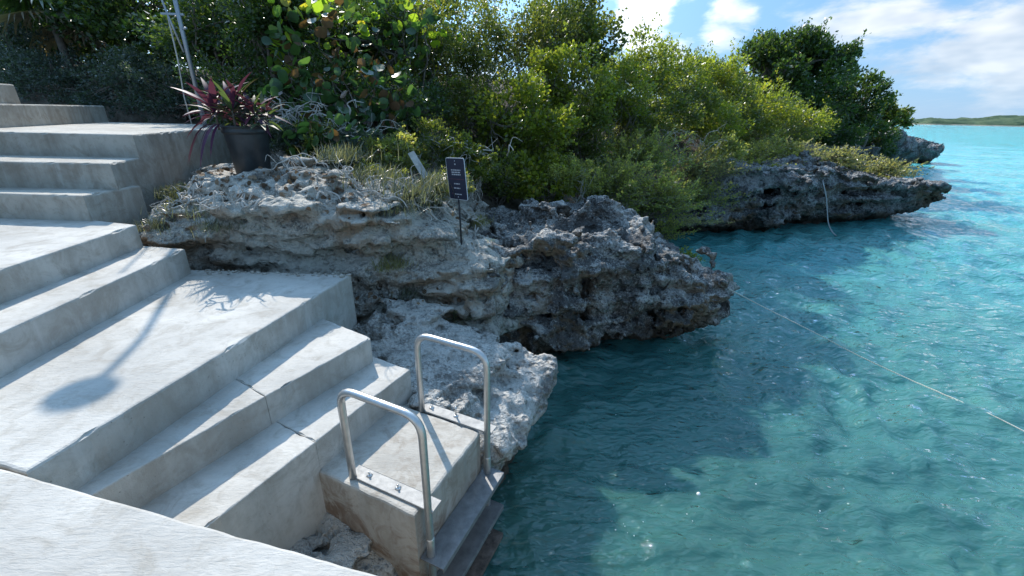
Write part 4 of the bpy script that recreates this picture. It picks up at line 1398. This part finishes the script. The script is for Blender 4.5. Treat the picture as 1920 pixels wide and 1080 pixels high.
def feathery(name, label, px, py, Y, rx, rz, n_stem=70, mat='olive', seed=0, lean=(0.25, -0.1), leaf_len=0.030, group=None, dens=34, wood='bark'):
    """shrub of long wispy shoots set with needle leaves"""
    rng = np.random.default_rng(seed + 500)
    c = aty(px, py, Y)
    s = ((c - CAM) @ _fw) / FPX
    rx, rz = rx * s, rz * s
    base = XYZ(c[0], c[1] + 0.1, c[2] - rz)
    root = empty(name, base)
    tag(root, label, 'shrub', group)
    segs, P, D, N = [], [], [], []
    for k in range(n_stem):
        th = rng.random() * 6.283
        el = R(rng.uniform(15, 85))
        ln = rz * rng.uniform(0.9, 2.0)
        d = XYZ(math.cos(th) * math.cos(el) * rx / rz, math.sin(th) * math.cos(el) * rx / rz * 0.8, math.sin(el))
        d[0] += lean[0]
        d[1] += lean[1]
        b0 = base + XYZ(rng.normal() * rx * 0.25, rng.normal() * rx * 0.2, -0.1)
        p1 = b0 + d * ln * 0.5 + rng.normal(size=3) * 0.05 * ln
        p2 = b0 + d * ln + XYZ(0, 0, -0.12 * ln) + rng.normal(size=3) * 0.06 * ln
        pth = smooth_path([b0, p1, p2], 6)
        segs.append(tube_data(pth, np.linspace(0.006, 0.002, len(pth)), 4))
        m = int(dens * (0.6 + rng.random() * 0.8))
        tt = rng.uniform(0.25, 1.0, m) ** 0.8 * (len(pth) - 1.001)
        i0 = tt.astype(int)
        fr_ = (tt - i0)[:, None]
        pp = pth[i0] * (1 - fr_) + pth[i0 + 1] * fr_
        tg = unit(pth[i0 + 1] - pth[i0])
        sd = rng.normal(size=(m, 3))
        P.append(pp + sd * 0.012)
        D.append(unit(tg * 0.8 + sd * 0.55))
        N.append(rng.normal(size=(m, 3)))
    P, D, N = map(np.concatenate, (P, D, N))
    tone = np.clip((P[:, 2] - base[2]) / (1.8 * rz), 0, 1) * 0.45
    fo_ = leaf_cloud('foliage', P, D, N, leaf_len * rng.uniform(0.7, 1.6, len(P)), 'needle' if leaf_len < 0.028 else 'oval', np.clip(rng.random(len(P)) * 0.6 + tone, 0, 1), L[mat], root)
    kind(fo_, 'stuff')
    v, q, t_ = join_data(segs)
    link('branches', mesh_np('branches', v, q, t_), M[wood], root)
    return root


def grass(name, label, base, rx, h, n, mat='straw', seed=0, lean=(0.15, -0.05), cat='grass', group=None):
    rng = np.random.default_rng(seed + 900)
    root = empty(name, base)
    tag(root, label, cat, group)
    P = np.asarray(base) + np.c_[rng.normal(size=(n, 2)) * rx * 0.5, np.zeros(n)]
    th = rng.random(n) * 6.283
    el = R(90) - np.abs(rng.normal(size=n)) * R(32)
    D = np.c_[np.cos(th) * np.cos(el) + lean[0], np.sin(th) * np.cos(el) + lean[1], np.sin(el)]
    N = np.c_[-np.cos(th), -np.sin(th), np.full(n, 0.4)]
    kind(leaf_cloud('blades', P, D, N, h * rng.uniform(0.45, 1.15, n), 'blade', rng.random(n), L[mat], root), 'stuff')
    return root


G_SLOPE = 'small leaved shrubs on the slope'

# ---- far trees first: the dark round tree over the far cliff
def px_tree(name, label, px, py, Y, rx, rz, base_px, **kw):
    c = aty(px, py, Y)
    s = ((c - CAM) @ _fw) / FPX
    bs = aty(base_px[0], base_px[1], Y)
    return plant(name, label, 'tree', c, (rx * s, rx * s * 0.8, rz * s), base=bs, parts=('crown', 'trunk'), **kw)


px_tree('round_tree', 'large rounded dark green tree standing on the far cliff', 1478, 172, 26, 118, 90, (1490, 285), n=26000, size=0.20, mat='dark', seed=1, clumps=80, spread=0.20, stems=8, stem_r=0.16, shell=0.7)
px_tree('low_tree', 'lower dark tree hugging the right flank of the round tree', 1598, 215, 28.5, 62, 66, (1600, 285), n=9000, size=0.20, mat='dark', seed=2, clumps=40, spread=0.24, stems=6, stem_r=0.10)
px_tree('wind_shaped_tree', 'small wind shaped tree at the very end of the cliff', 1660, 222, 30.5, 34, 32, (1655, 265), n=3600, size=0.20, mat='mid', seed=3, clumps=24, spread=0.30, stems=5, stem_r=0.07)
px_plant(1540, 262, 24, 60, 34, name='coastal_shrub', label='dark shrub at the foot of the round tree above the point', n=5000, size=0.15, mat='dark', seed=4, clumps=26)
px_plant(1640, 262, 29, 40, 26, name='coastal_shrub', label='dark shrub clinging to the far cliff face under the small tree', n=2600, size=0.18, mat='dark', seed=5, clumps=20)

# ---- slope of small-leaved shrubs
slope = [
    (1185, 128, 13.5, 70, 58, 'bright', 'bright shrub on the skyline below the white cloud', 6500, 0.085),
    (1255, 150, 16.0, 72, 48, 'bright', 'light green shrub on the skyline right of the bright one', 6000, 0.095),
    (1330, 160, 18.0, 75, 52, 'bright', 'light green shrub against the left edge of the round tree', 6000, 0.105),
    (1400, 205, 19.5, 80, 48, 'bright', 'yellow green shrub spilling down in front of the round tree', 6500, 0.105),
    (1480, 235, 20.5, 70, 38, 'bright', 'low bright shrub at the lower edge of the slope below the tree', 5500, 0.105),
    (1225, 215, 12.8, 70, 52, 'mid', 'mid green shrub in the middle of the slope', 6000, 0.075),
    (1310, 232, 15.2, 76, 42, 'bright', 'spreading sunlit shrub halfway along the slope', 6000, 0.085),
    (1390, 258, 17.2, 60, 28, 'mid', 'flat green shrub above the layered rock point', 4000, 0.09),
    (1275, 195, 14.6, 62, 40, 'mid', 'dark green shrub in the dip of the slope', 5000, 0.085),
    (1180, 235, 11.6, 60, 45, 'mid', 'leafy green shrub behind the wispy olive one', 5000, 0.07),
    (1345, 205, 17.0, 66, 40, 'mid', 'rounded green shrub below the left side of the round tree', 5000, 0.095),
    (1445, 250, 18.8, 62, 28, 'mid', 'low green shrub above the crest of the rock point', 4500, 0.09),
    (1100, 265, 9.2, 60, 62, 'mid', 'green shrub behind the big feathery one', 5500, 0.058),
    (1150, 190, 11.2, 62, 58, 'bright', 'sunlit shrub above the feathery bushes', 6000, 0.07),
]
for k, (px, py, Y, rx, rz, mt, lb, n, sz) in enumerate(slope):
    px_plant(px, py, Y, rx, rz, name='slope_shrub', label=lb, n=n, size=sz, mat=mt, seed=20 + k, clumps=30, group=G_SLOPE, stem_r=0.018)

# ---- tall shrubs behind the bank
back = [
    (1075, 62, 12.5, 78, 78, 'mid', 'tall olive shrub on the skyline left of the cloud', 9000, 0.075, 'fat'),
    (985, 70, 11.2, 92, 96, 'mid', 'tall dense shrub at the top edge right of centre', 11000, 0.065, 'oval'),
    (870, 110, 10.0, 105, 110, 'mid', 'large fine leaved shrub at the top centre behind the sea grape', 13000, 0.055, 'oval'),
    (1055, 175, 9.6, 82, 84, 'bright', 'sunlit glossy shrub above the headland', 9000, 0.062, 'fat'),
    (975, 245, 8.4, 84, 92, 'bright', 'bright green glossy bush right of the sign', 8500, 0.062, 'fat'),
    (905, 195, 8.9, 62, 80, 'mid', 'shaded bush between the sea grape and the bright bush', 6500, 0.052, 'oval'),
    (1010, 340, 7.5, 62, 50, 'bright', 'low bright leafy bush on top of the headland', 4200, 0.055, 'fat'),
    (930, 335, 7.3, 42, 44, 'mid', 'small leafy bush just right of the sign', 2600, 0.05, 'oval'),
]
for k, (px, py, Y, rx, rz, mt, lb, n, sz, lf) in enumerate(back):
    px_plant(px, py, Y, rx, rz, name='leafy_shrub', label=lb, n=n, size=sz, mat=mt, seed=50 + k, clumps=34, leaf=lf, stem_r=0.02)

# ---- shaded shrubs and trees at the left
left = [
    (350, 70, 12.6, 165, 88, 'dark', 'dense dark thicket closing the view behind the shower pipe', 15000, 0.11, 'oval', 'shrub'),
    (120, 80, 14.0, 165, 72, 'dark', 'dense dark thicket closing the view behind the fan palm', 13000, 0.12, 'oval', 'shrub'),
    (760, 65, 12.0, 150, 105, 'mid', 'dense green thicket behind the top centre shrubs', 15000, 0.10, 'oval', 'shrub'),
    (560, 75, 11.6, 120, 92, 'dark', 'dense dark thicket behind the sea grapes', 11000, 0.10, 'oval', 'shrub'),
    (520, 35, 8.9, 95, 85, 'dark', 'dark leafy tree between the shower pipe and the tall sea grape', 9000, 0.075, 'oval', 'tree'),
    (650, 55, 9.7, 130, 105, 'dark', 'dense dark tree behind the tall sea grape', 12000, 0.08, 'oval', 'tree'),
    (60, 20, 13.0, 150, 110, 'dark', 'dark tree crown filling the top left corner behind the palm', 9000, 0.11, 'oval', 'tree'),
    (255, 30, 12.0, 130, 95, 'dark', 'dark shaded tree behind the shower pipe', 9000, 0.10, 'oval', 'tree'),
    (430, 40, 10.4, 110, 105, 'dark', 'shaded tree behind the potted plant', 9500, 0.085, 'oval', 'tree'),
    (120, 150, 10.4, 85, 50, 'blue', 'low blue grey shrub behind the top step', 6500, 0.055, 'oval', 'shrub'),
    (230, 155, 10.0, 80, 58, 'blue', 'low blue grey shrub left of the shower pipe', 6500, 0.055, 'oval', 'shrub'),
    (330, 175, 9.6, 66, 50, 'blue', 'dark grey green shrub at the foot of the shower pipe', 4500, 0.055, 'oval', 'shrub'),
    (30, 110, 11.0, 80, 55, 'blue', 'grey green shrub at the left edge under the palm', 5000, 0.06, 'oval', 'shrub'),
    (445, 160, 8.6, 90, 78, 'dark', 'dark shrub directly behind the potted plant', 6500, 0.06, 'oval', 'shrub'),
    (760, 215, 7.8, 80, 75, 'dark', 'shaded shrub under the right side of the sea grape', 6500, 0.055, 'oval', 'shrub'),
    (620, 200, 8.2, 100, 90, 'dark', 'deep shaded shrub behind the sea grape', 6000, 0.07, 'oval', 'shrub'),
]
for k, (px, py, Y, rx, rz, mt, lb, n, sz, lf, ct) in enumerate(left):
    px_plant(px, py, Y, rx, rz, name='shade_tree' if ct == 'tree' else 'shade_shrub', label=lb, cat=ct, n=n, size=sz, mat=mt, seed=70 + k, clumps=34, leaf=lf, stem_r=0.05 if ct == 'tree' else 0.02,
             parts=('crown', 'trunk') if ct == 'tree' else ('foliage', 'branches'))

# ---- low scrub that closes the gap between the bank and the tall shrubs
scrub = [
    (520, 262, 6.2, 46, 34, 'blue', 'oval', 'low scrub at the right of the pot'),
    (590, 272, 6.2, 58, 34, 'mid', 'oval', 'low creeping scrub under the tall sea grape'),
    (670, 278, 6.1, 58, 32, 'blue', 'oval', 'dull low scrub on the bank crest under the sea grapes'),
    (745, 285, 6.1, 56, 34, 'olive', 'oval', 'olive creeping scrub on the bank crest left of the board'),
    (815, 275, 6.6, 56, 44, 'mid', 'oval', 'dim leafy scrub behind the board'),
    (880, 300, 6.5, 50, 44, 'mid', 'fat', 'leafy scrub behind the sign panel'),
    (845, 345, 5.7, 36, 24, 'olive', 'oval', 'small olive scrub at the back of the sign post'),
    (700, 330, 5.5, 52, 20, 'olive', 'oval', 'flat creeping plant sprawling over the bank left of the sign'),
    (780, 378, 5.0, 42, 16, 'grey_leaf', 'oval', 'flat grey creeper spilling over the bank edge by the sign'),
    (350, 385, 4.75, 52, 20, 'grey_leaf', 'oval', 'flat grey creeper spilling over the bank by the steps'),
    (1075, 330, 7.3, 44, 38, 'olive', 'oval', 'olive scrub on the crest of the headland'),
    (1340, 290, 12.8, 50, 32, 'olive', 'oval', 'olive scrub along the top of the rock point'),
    (1440, 285, 15.4, 50, 22, 'olive', 'oval', 'flat olive scrub along the crest of the rock point'),
]
for k, (px, py, Y, rx, rz, mt, lf, lb) in enumerate(scrub):
    px_plant(px, py, Y, rx, rz, name='low_scrub', label=lb, n=3000, size=0.042 if Y < 9 else 0.075, mat=mt, seed=120 + k, clumps=26, leaf=lf, stems=7, stem_r=0.010, spread=0.26, wood='dry')

# ---- sea grape with its big round leaves
def round_leaf(mat, seed):
    rng = np.random.default_rng(seed)
    n = 11
    a = np.arange(n) / n * 2 * math.pi
    r = 0.5 * (1 + 0.05 * rng.normal(size=n))
    r[0] *= 0.86
    v = [(0.5, 0, -0.05)] + [(0.5 - math.cos(x) * q, math.sin(x) * q * 1.08, 0.10 * abs(math.sin(x)) ** 1.5 + 0.02 * rng.normal()) for x, q in zip(a, r)]
    me = mesh_np('leaf', np.array(v), None, np.array([[0, 1 + k, 1 + (k + 1) % n] for k in range(n)]), smooth=True)
    me.materials.append(L[mat])
    return me


GR = {k: [round_leaf('grape_' + k, s) for s in (1, 2)] for k in ('green', 'dark', 'lime', 'yellow', 'brown')}


def sea_grape(label, px, py, Y, rx, rz, n, seed, mixc, top_lime=True, size=0.17):
    rng = np.random.default_rng(seed)
    rd = random.Random(seed)
    c = aty(px, py, Y)
    s = ((c - CAM) @ _fw) / FPX
    rad = XYZ(rx * s, rx * s * 0.8, rz * s)
    base = XYZ(c[0], c[1] + 0.2, min(ground(c[0], c[1] + 0.2), c[2] - rad[2] * 0.8) - 0.1)
    root = empty('sea_grape', base)
    tag(root, label, 'shrub')
    tips = []
    segs = []
    for k in range(16):
        u = unit(rng.normal(size=3))
        u[2] = abs(u[2]) * 1.1 - 0.3
        tgt = c + u * rad * rng.uniform(0.7, 1.0)
        pth = branch_path(rng, base + rng.normal(size=3) * 0.08, tgt, 7, 0.16)
        segs.append(tube_data(pth, np.linspace(0.022, 0.006, len(pth)), 6))
        tips.append(pth[len(pth) // 3:])
    v, q, t_ = join_data(segs)
    link('branches', mesh_np('branches', v, q, t_), M['bark'], root)
    for k in range(n):
        if rng.random() < 0.45:
            tp = tips[rng.integers(len(tips))]
            p = tp[rng.integers(len(tp))] + rng.normal(size=3) * 0.10
        else:
            u = unit(rng.normal(size=3))
            u[1] = -abs(u[1])
            p = c + u * rad * rng.uniform(0.65, 1.05)
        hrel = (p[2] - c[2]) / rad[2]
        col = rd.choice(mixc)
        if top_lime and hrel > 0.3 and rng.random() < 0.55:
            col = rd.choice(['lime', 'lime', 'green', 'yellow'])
        o = bpy.data.objects.new('leaf', GR[col][rng.integers(2)])
        o.parent = root
        o.location = Vector(p - base)
        o.rotation_euler = (rng.normal() * 0.7 + 0.5, rng.normal() * 0.6, rng.uniform(-2.6, -0.5))
        q_ = size * rng.uniform(0.6, 1.15)
        o.scale = (q_, q_, q_)
        COL.objects.link(o)
    return root


sea_grape('tall sea grape with lime round leaves lit from behind at the top', 610, 90, 8.3, 108, 88, 250, 301, ['green', 'green', 'dark', 'lime', 'brown'], size=0.17)
sea_grape('shaded sea grape with dull green and brown round leaves above the bank', 690, 200, 7.3, 105, 82, 250, 302, ['green', 'dark', 'dark', 'dark', 'brown', 'brown', 'green'], False, size=0.16)
sea_grape('shaded sea grape with sparse leaves just right of the potted plant', 570, 200, 6.9, 70, 72, 110, 303, ['dark', 'green', 'dark', 'brown'], False, size=0.16)
sea_grape('sea grape with yellow green leaves at the top edge left of centre', 770, 50, 9.2, 80, 56, 130, 304, ['green', 'lime', 'dark', 'green'], True, size=0.16)

sea_grape('low sea grape trailing dull round leaves down to the bank crest', 650, 262, 6.35, 105, 40, 130, 305, ['dark', 'green', 'dark', 'brown', 'green'], False, size=0.14)

# ---- feathery shrubs of the shore
feathery('feathery_shrub', 'big feathery olive shrub behind the knob of the headland', 1140, 315, 7.9, 70, 58, 230, 'olive', 1, leaf_len=0.038, dens=46)
feathery('feathery_shrub', 'feathery shrub with golden shoots at the right of the headland knob', 1235, 345, 7.9, 48, 55, 170, 'olive', 2, leaf_len=0.036, dens=46)
feathery('feathery_shrub', 'wispy olive shrub standing above the big feathery one', 1190, 265, 9.6, 62, 52, 190, 'olive', 3, leaf_len=0.045, dens=44)
feathery('feathery_shrub', 'straw tinted shrub at the left end of the rock point', 1300, 290, 12.3, 55, 40, 170, 'straw', 4, leaf_len=0.048)
feathery('feathery_shrub', 'straw tinted shrub in the middle of the rock point', 1390, 285, 14.5, 55, 34, 170, 'olive', 5, leaf_len=0.055)
feathery('feathery_shrub', 'olive shrub hanging over the left end of the rock point', 1290, 345, 11.6, 52, 36, 180, 'olive', 6, leaf_len=0.045)
feathery('feathery_shrub', 'small feathery shrub low on the neck between headland and point', 1250, 405, 8.3, 26, 40, 60, 'olive', 7, leaf_len=0.03)
feathery('shore_grass_bush', 'pale grassy bush on the crest of the rock point', 1480, 272, 15.6, 50, 26, 120, 'straw', 8, leaf_len=0.07)
feathery('shore_grass_bush', 'pale grassy bush leaning right along the rock point', 1560, 285, 16.2, 46, 26, 110, 'straw', 9, leaf_len=0.07)
feathery('shore_grass_bush', 'last pale grassy bush near the tip of the rock point', 1645, 305, 16.8, 46, 26, 120, 'straw', 10, leaf_len=0.07)
feathery('shore_sprig', 'green tuft growing on the outer end of the headland', 1283, 470, 6.75, 22, 20, 40, 'bright', 11, leaf_len=0.03)
feathery('shore_sprig', 'tiny yellow green tuft in the middle of the headland face', 988, 500, 5.1, 11, 10, 22, 'bright', 12, leaf_len=0.022)
feathery('shore_sprig', 'green sprig in the hollow right of the sign post', 912, 452, 5.0, 16, 20, 26, 'bright', 13, leaf_len=0.024)
feathery('shore_sprig', 'grass like sprig at the foot of the bank above the pale ledge', 862, 570, 4.45, 34, 20, 46, 'mid', 14, leaf_len=0.024)
feathery('golden_sprig', 'golden tipped twig reaching out over the dark water', 1305, 405, 8.6, 34, 10, 24, 'straw', 15, lean=(1.3, -0.1), leaf_len=0.03)

# ---- mats of grey plants and dry grass on the bank
mats = [(330, 362, 2.44, 0.30, 0.13, 'grey_leaf', 'grey green mat plant at the left end of the bank'),
        (380, 395, 2.38, 0.34, 0.13, 'grey_leaf', 'grey green mat plant below the potted plant'),
        (300, 425, 2.16, 0.22, 0.14, 'grey_leaf', 'dry tuft hanging beside the upper step ends'),
        (690, 340, 2.62, 0.44, 0.22, 'grey_leaf', 'grey green mat plant on the bank left of the sign'),
        (760, 372, 2.44, 0.36, 0.24, 'grey_leaf', 'tangled mat plant just left of the sign panel'),
        (640, 300, 2.72, 0.36, 0.22, 'grey_leaf', 'dry grass below the sea grape'),
        (820, 350, 2.45, 0.30, 0.22, 'grey_leaf', 'low mat plant behind the sign post'),
        (730, 500, 1.86, 0.20, 0.16, 'straw', 'dry tuft in a crack of the bank above the landing corner'),
        (760, 548, 1.48, 0.22, 0.14, 'grey_leaf', 'small grey tuft at the back of the pale ledge'),
        (735, 395, 2.35, 0.30, 0.16, 'grey_leaf', 'grey tuft hanging over the bank edge left of the sign post'),
        (420, 425, 2.3, 0.26, 0.13, 'grey_leaf', 'grey tuft hanging on the bank face below the pot'),
        (890, 420, 2.1, 0.18, 0.15, 'straw', 'dry grass tuft right of the sign post')]
for k, (px, py, z, rx, h, mt, lb) in enumerate(mats):
    b0 = on_rock(px, py, z)[0]
    grass('mat_plant', lb, b0 + XYZ(0, 0.03, -0.01), rx, h, 420, mt, k, cat='plant')

# ---- bleached dead branches
def dead_branches(label, spots, seed, n=14, ln=0.5, lie=True):
    """spots: pixel places on the rock they grow from"""
    rng = np.random.default_rng(seed)
    pts = [on_rock(*q)[0] if lie else np.asarray(q) for q in spots]
    root = empty('dead_branches', pts[0])
    tag(root, label, 'branches')
    for k in range(n):
        a = pts[rng.integers(len(pts))] + rng.normal(size=3) * XYZ(0.14, 0.08, 0.0)
        d = unit(XYZ(rng.normal(), -0.15 + 0.5 * rng.normal(), (0.0 if lie else -0.15) + 0.35 * rng.normal()))
        l_ = ln * rng.uniform(0.5, 1.2)
        pth = []
        for j in range(6):
            p_ = a + d * l_ * j / 5 + rng.normal(size=3) * 0.03
            if lie:
                g_ = drop(p_, 0.012)
                if j == 0:
                    zl = g_[2]
                p_[2] = max(g_[2], zl - 0.06) + 0.07 * math.sin(j / 5 * 3.14) * rng.random()
                zl = p_[2]
            else:
                p_[2] += 0.10 * math.sin(j / 5 * 3.14)
            pth.append(p_)
        segs = [tube_data(smooth_path(pth, 4), np.linspace(0.011, 0.0035, 21) * rng.uniform(0.5, 1.3), 6)]
        sub = pth[3]
        p2 = [sub, sub + rng.normal(size=3) * 0.05 + XYZ(0, 0, 0.03), sub + unit(d + rng.normal(size=3) * 0.8) * ln * 0.3 + XYZ(0, 0, 0.06)]
        segs.append(tube_data(smooth_path(p2, 4), np.linspace(0.005, 0.0018, 9), 5))
        v, q, t_ = join_data(segs)
        link('branch', mesh_np('branch', v, q, t_), M['dry'], root)


dead_branches('bleached dead branches tangled on the bank left of the sign', [(620, 310, 2.7), (700, 330, 2.6), (760, 360, 2.5), (680, 370, 2.5), (720, 310, 2.7), (560, 310, 2.7), (600, 345, 2.6), (790, 385, 2.4), (660, 340, 2.6)], 1, 52, 0.42)
dead_branches('pale dead branches around the foot of the sign', [(820, 385, 2.3), (860, 405, 2.2), (800, 395, 2.3), (880, 415, 2.1)], 2, 18, 0.4)
dead_branches('dead branches trailing down the bank by the step ends', [(370, 380, 2.4), (410, 385, 2.4), (340, 372, 2.4), (450, 380, 2.45)], 3, 26, 0.26)
dead_branches('grey dead twigs standing among the slope shrubs', [aty(1225, 240, 11.6), aty(1200, 225, 11.8), aty(1255, 250, 12.4)], 7, 14, 0.8, False)
dead_branches('bare grey twigs poking out of the bushes behind the sign', [aty(870, 275, 6.6), aty(830, 265, 6.8), aty(905, 290, 6.5)], 8, 12, 0.6, False)
dead_branches('grey dead branches hanging below the sea grape', [aty(560, 225, 6.4), aty(600, 240, 6.5), aty(640, 225, 6.6), aty(540, 210, 6.4), aty(690, 250, 6.4), aty(740, 265, 6.3)], 5, 40, 0.55, False)
dead_branches('grey dead scrub at the left end of the rock point', [aty(1270, 265, 12.2), aty(1320, 275, 12.4), aty(1300, 300, 12.0)], 6, 14, 0.9, False)

# ---- weathered board leaning in the scrub behind the sign
bd = aty(785, 310, 5.75)
d_ = unit(aty(800, 335, 5.7) - aty(770, 285, 5.9))
s_ = unit(np.cross(d_, XYZ(0.25, -1, 0.3)))
bo = boxm('weathered_board', bd, d_, s_, np.cross(d_, s_), 0.42, 0.085, 0.02, M['dry'])
tag(bo, 'weathered grey board leaning in the scrub behind the sign', 'board')

# ---- fan palm at the top left
def palm_leaf(mat, seed, n=26):
    rng = np.random.default_rng(seed)
    V, Q = [], []
    for k in range(n):
        a = R(-125 + 250 * k / (n - 1)) + rng.normal() * 0.03
        ln = (1.0 - 0.25 * abs(a) / 2.2) * rng.uniform(0.9, 1.08)
        d = XYZ(math.cos(a), math.sin(a), 0)
        s = XYZ(-d[1], d[0], 0)
        o = len(V)
        for u, w_, z in ((0.02, 0.006, 0), (0.4, 0.045, 0.02), (0.75, 0.028, -0.06), (1.0, 0.002, -0.28)):
            for sg_ in (-1, 1):
                V.append(d * u * ln + s * sg_ * w_ + XYZ(0, 0, z + (0.018 if sg_ > 0 else 0)))
        for r in range(3):
            Q.append([o + 2 * r, o + 2 * r + 2, o + 2 * r + 3, o + 2 * r + 1])
    me = mesh_np('frond', np.array(V), np.array(Q), smooth=False)
    me.materials.append(L[mat])
    point_attr(me, 'rnd', rng.random(len(V)))
    return me


pc_ = aty(95, 30, 11.2)
palm = empty('fan_palm', XYZ(pc_[0], pc_[1], ground(pc_[0], pc_[1]) - 0.1))
tag(palm, 'fan palm with spiky green and dead brown fronds at the top left', 'palm')
tube('trunk', [palm.location, (np.array(palm.location) + pc_) / 2 + XYZ(0.04, 0, 0), pc_], [0.09, 0.08, 0.07], M['bark'], palm, 10)
pg, pd = palm_leaf('palm', 1), palm_leaf('palm_dead', 2)
rng_ = np.random.default_rng(77)
for k in range(15):
    dead = k % 3 == 2
    az, el = R(k * 137.5), R(rng_.uniform(10, 70) if not dead else rng_.uniform(-45, 0))
    d = XYZ(math.cos(az) * math.cos(el), math.sin(az) * math.cos(el), math.sin(el))
    tip = pc_ + d * 0.45
    o = bpy.data.objects.new('frond', pd if dead else pg)
    o.parent = palm
    o.location = Vector(tip) - palm.location
    o.rotation_euler = (rng_.normal() * 0.2, -el * 0.6, az)
    s0 = rng_.uniform(0.8, 1.05)
    o.scale = (s0, s0, s0)
    COL.objects.link(o)
    tube('stalk', [pc_, pc_ + d * 0.22 + ZV * 0.02, tip], [0.010, 0.008, 0.006], M['bark'], palm, 5)

# ---- leaf litter, foam
rng_ = np.random.default_rng(8)
P, N = [], []
for (px, py, n, rx_, ry_) in ((360, 325, 90, 70, 14), (560, 305, 110, 60, 16), (700, 345, 120, 80, 30), (430, 345, 60, 60, 20), (780, 556, 40, 60, 8), (860, 400, 30, 40, 20)):
    for _ in range(n):
        h_ = cast(CAM, ray(rng_.normal(px, rx_), rng_.normal(py, ry_)))
        if h_ and h_[1][2] > 0.35 and h_[0][1] < 8:
            P.append(h_[0] + h_[1] * 0.008)
            N.append(h_[1])
P, N = np.array(P), np.array(N)
n = len(P)
o = leaf_cloud('leaf_litter', P, np.cross(N, rng_.normal(size=(n, 3))), N + rng_.normal(size=(n, 3)) * 0.25, rng_.uniform(0.025, 0.075, n), 'fat', rng_.random(n), L['litter'])
kind(o, 'stuff')
tag(o, 'brown dead leaves scattered over the bank', 'leaf litter')
parts_ = []
for k in range(24):
    px, py = rng_.uniform(1000, 1750), rng_.uniform(560, 1060)
    if k < 13:
        px, py = rng_.normal(1220, 60), rng_.normal(970, 40)
    c = at(px, py, 0.004)
    r = rng_.uniform(0.002, 0.007) if k else 0.018
    a = np.arange(8) / 8 * 6.283
    ring = np.c_[c[0] + r * np.cos(a), c[1] + r * np.sin(a), np.full(8, 0.0)]
    v = np.concatenate([ring, ring * 1.0, [c + XYZ(0, 0, r * 0.8)]])
    v[8:16, :2] = c[:2] + (v[8:16, :2] - c[:2]) * 0.75
    v[8:16, 2] = r * 0.55
    kk = np.arange(8)
    parts_.append((v, np.stack([kk, (kk + 1) % 8, 8 + (kk + 1) % 8, 8 + kk], 1), np.stack([8 + kk, 8 + (kk + 1) % 8, np.full(8, 16)], 1)))
v, q, t_ = join_data(parts_)
v[:, 2] += wave_height(v[:, 0], v[:, 1], np.hypot(v[:, 0], v[:, 1]))
o = link('sea_foam', mesh_np('sea_foam', v, q, t_), M['foam'])
kind(o, 'stuff')
tag(o, 'small white foam bubbles drifting on the water', 'foam')

# ---- rubble and crumbs of mortar where the concrete meets the rock
parts_ = []
rng_ = np.random.default_rng(31)
ico = bmesh.new()
bmesh.ops.create_icosphere(ico, subdivisions=1, radius=1.0)
iv = np.array([v_.co[:] for v_ in ico.verts])
it = np.array([[v_.index for v_ in f_.verts] for f_ in ico.faces])
ico.free()
for k in range(150):
    if k < 80:
        c = at(rng_.uniform(365, 650), 0, Z3) if False else np.append((L3c + (L3a - L3c) * rng_.random())[:2] + np.array([0, -abs(rng_.normal()) * 0.05]), Z3)
    else:
        h_ = cast(CAM, ray(rng_.normal(690, 28), rng_.normal(590, 22)))
        if not h_ or h_[0][2] > 1.6:
            continue
        c = h_[0]
    r = rng_.uniform(0.004, 0.016) * (1.8 if rng_.random() < 0.08 else 1)
    v = iv * (1 + 0.35 * rng_.normal(size=(len(iv), 1))) * XYZ(1.3, 1.0, 0.7) * r + c + XYZ(0, 0, r * 0.4)
    parts_.append((v, [], it))
v, q, t_ = join_data(parts_)
o = link('rubble', mesh_np('rubble', v, None, t_, smooth=False), M['concrete_old'])
kind(o, 'stuff')
tag(o, 'small crumbs of stone along the joint of concrete and rock', 'rubble')
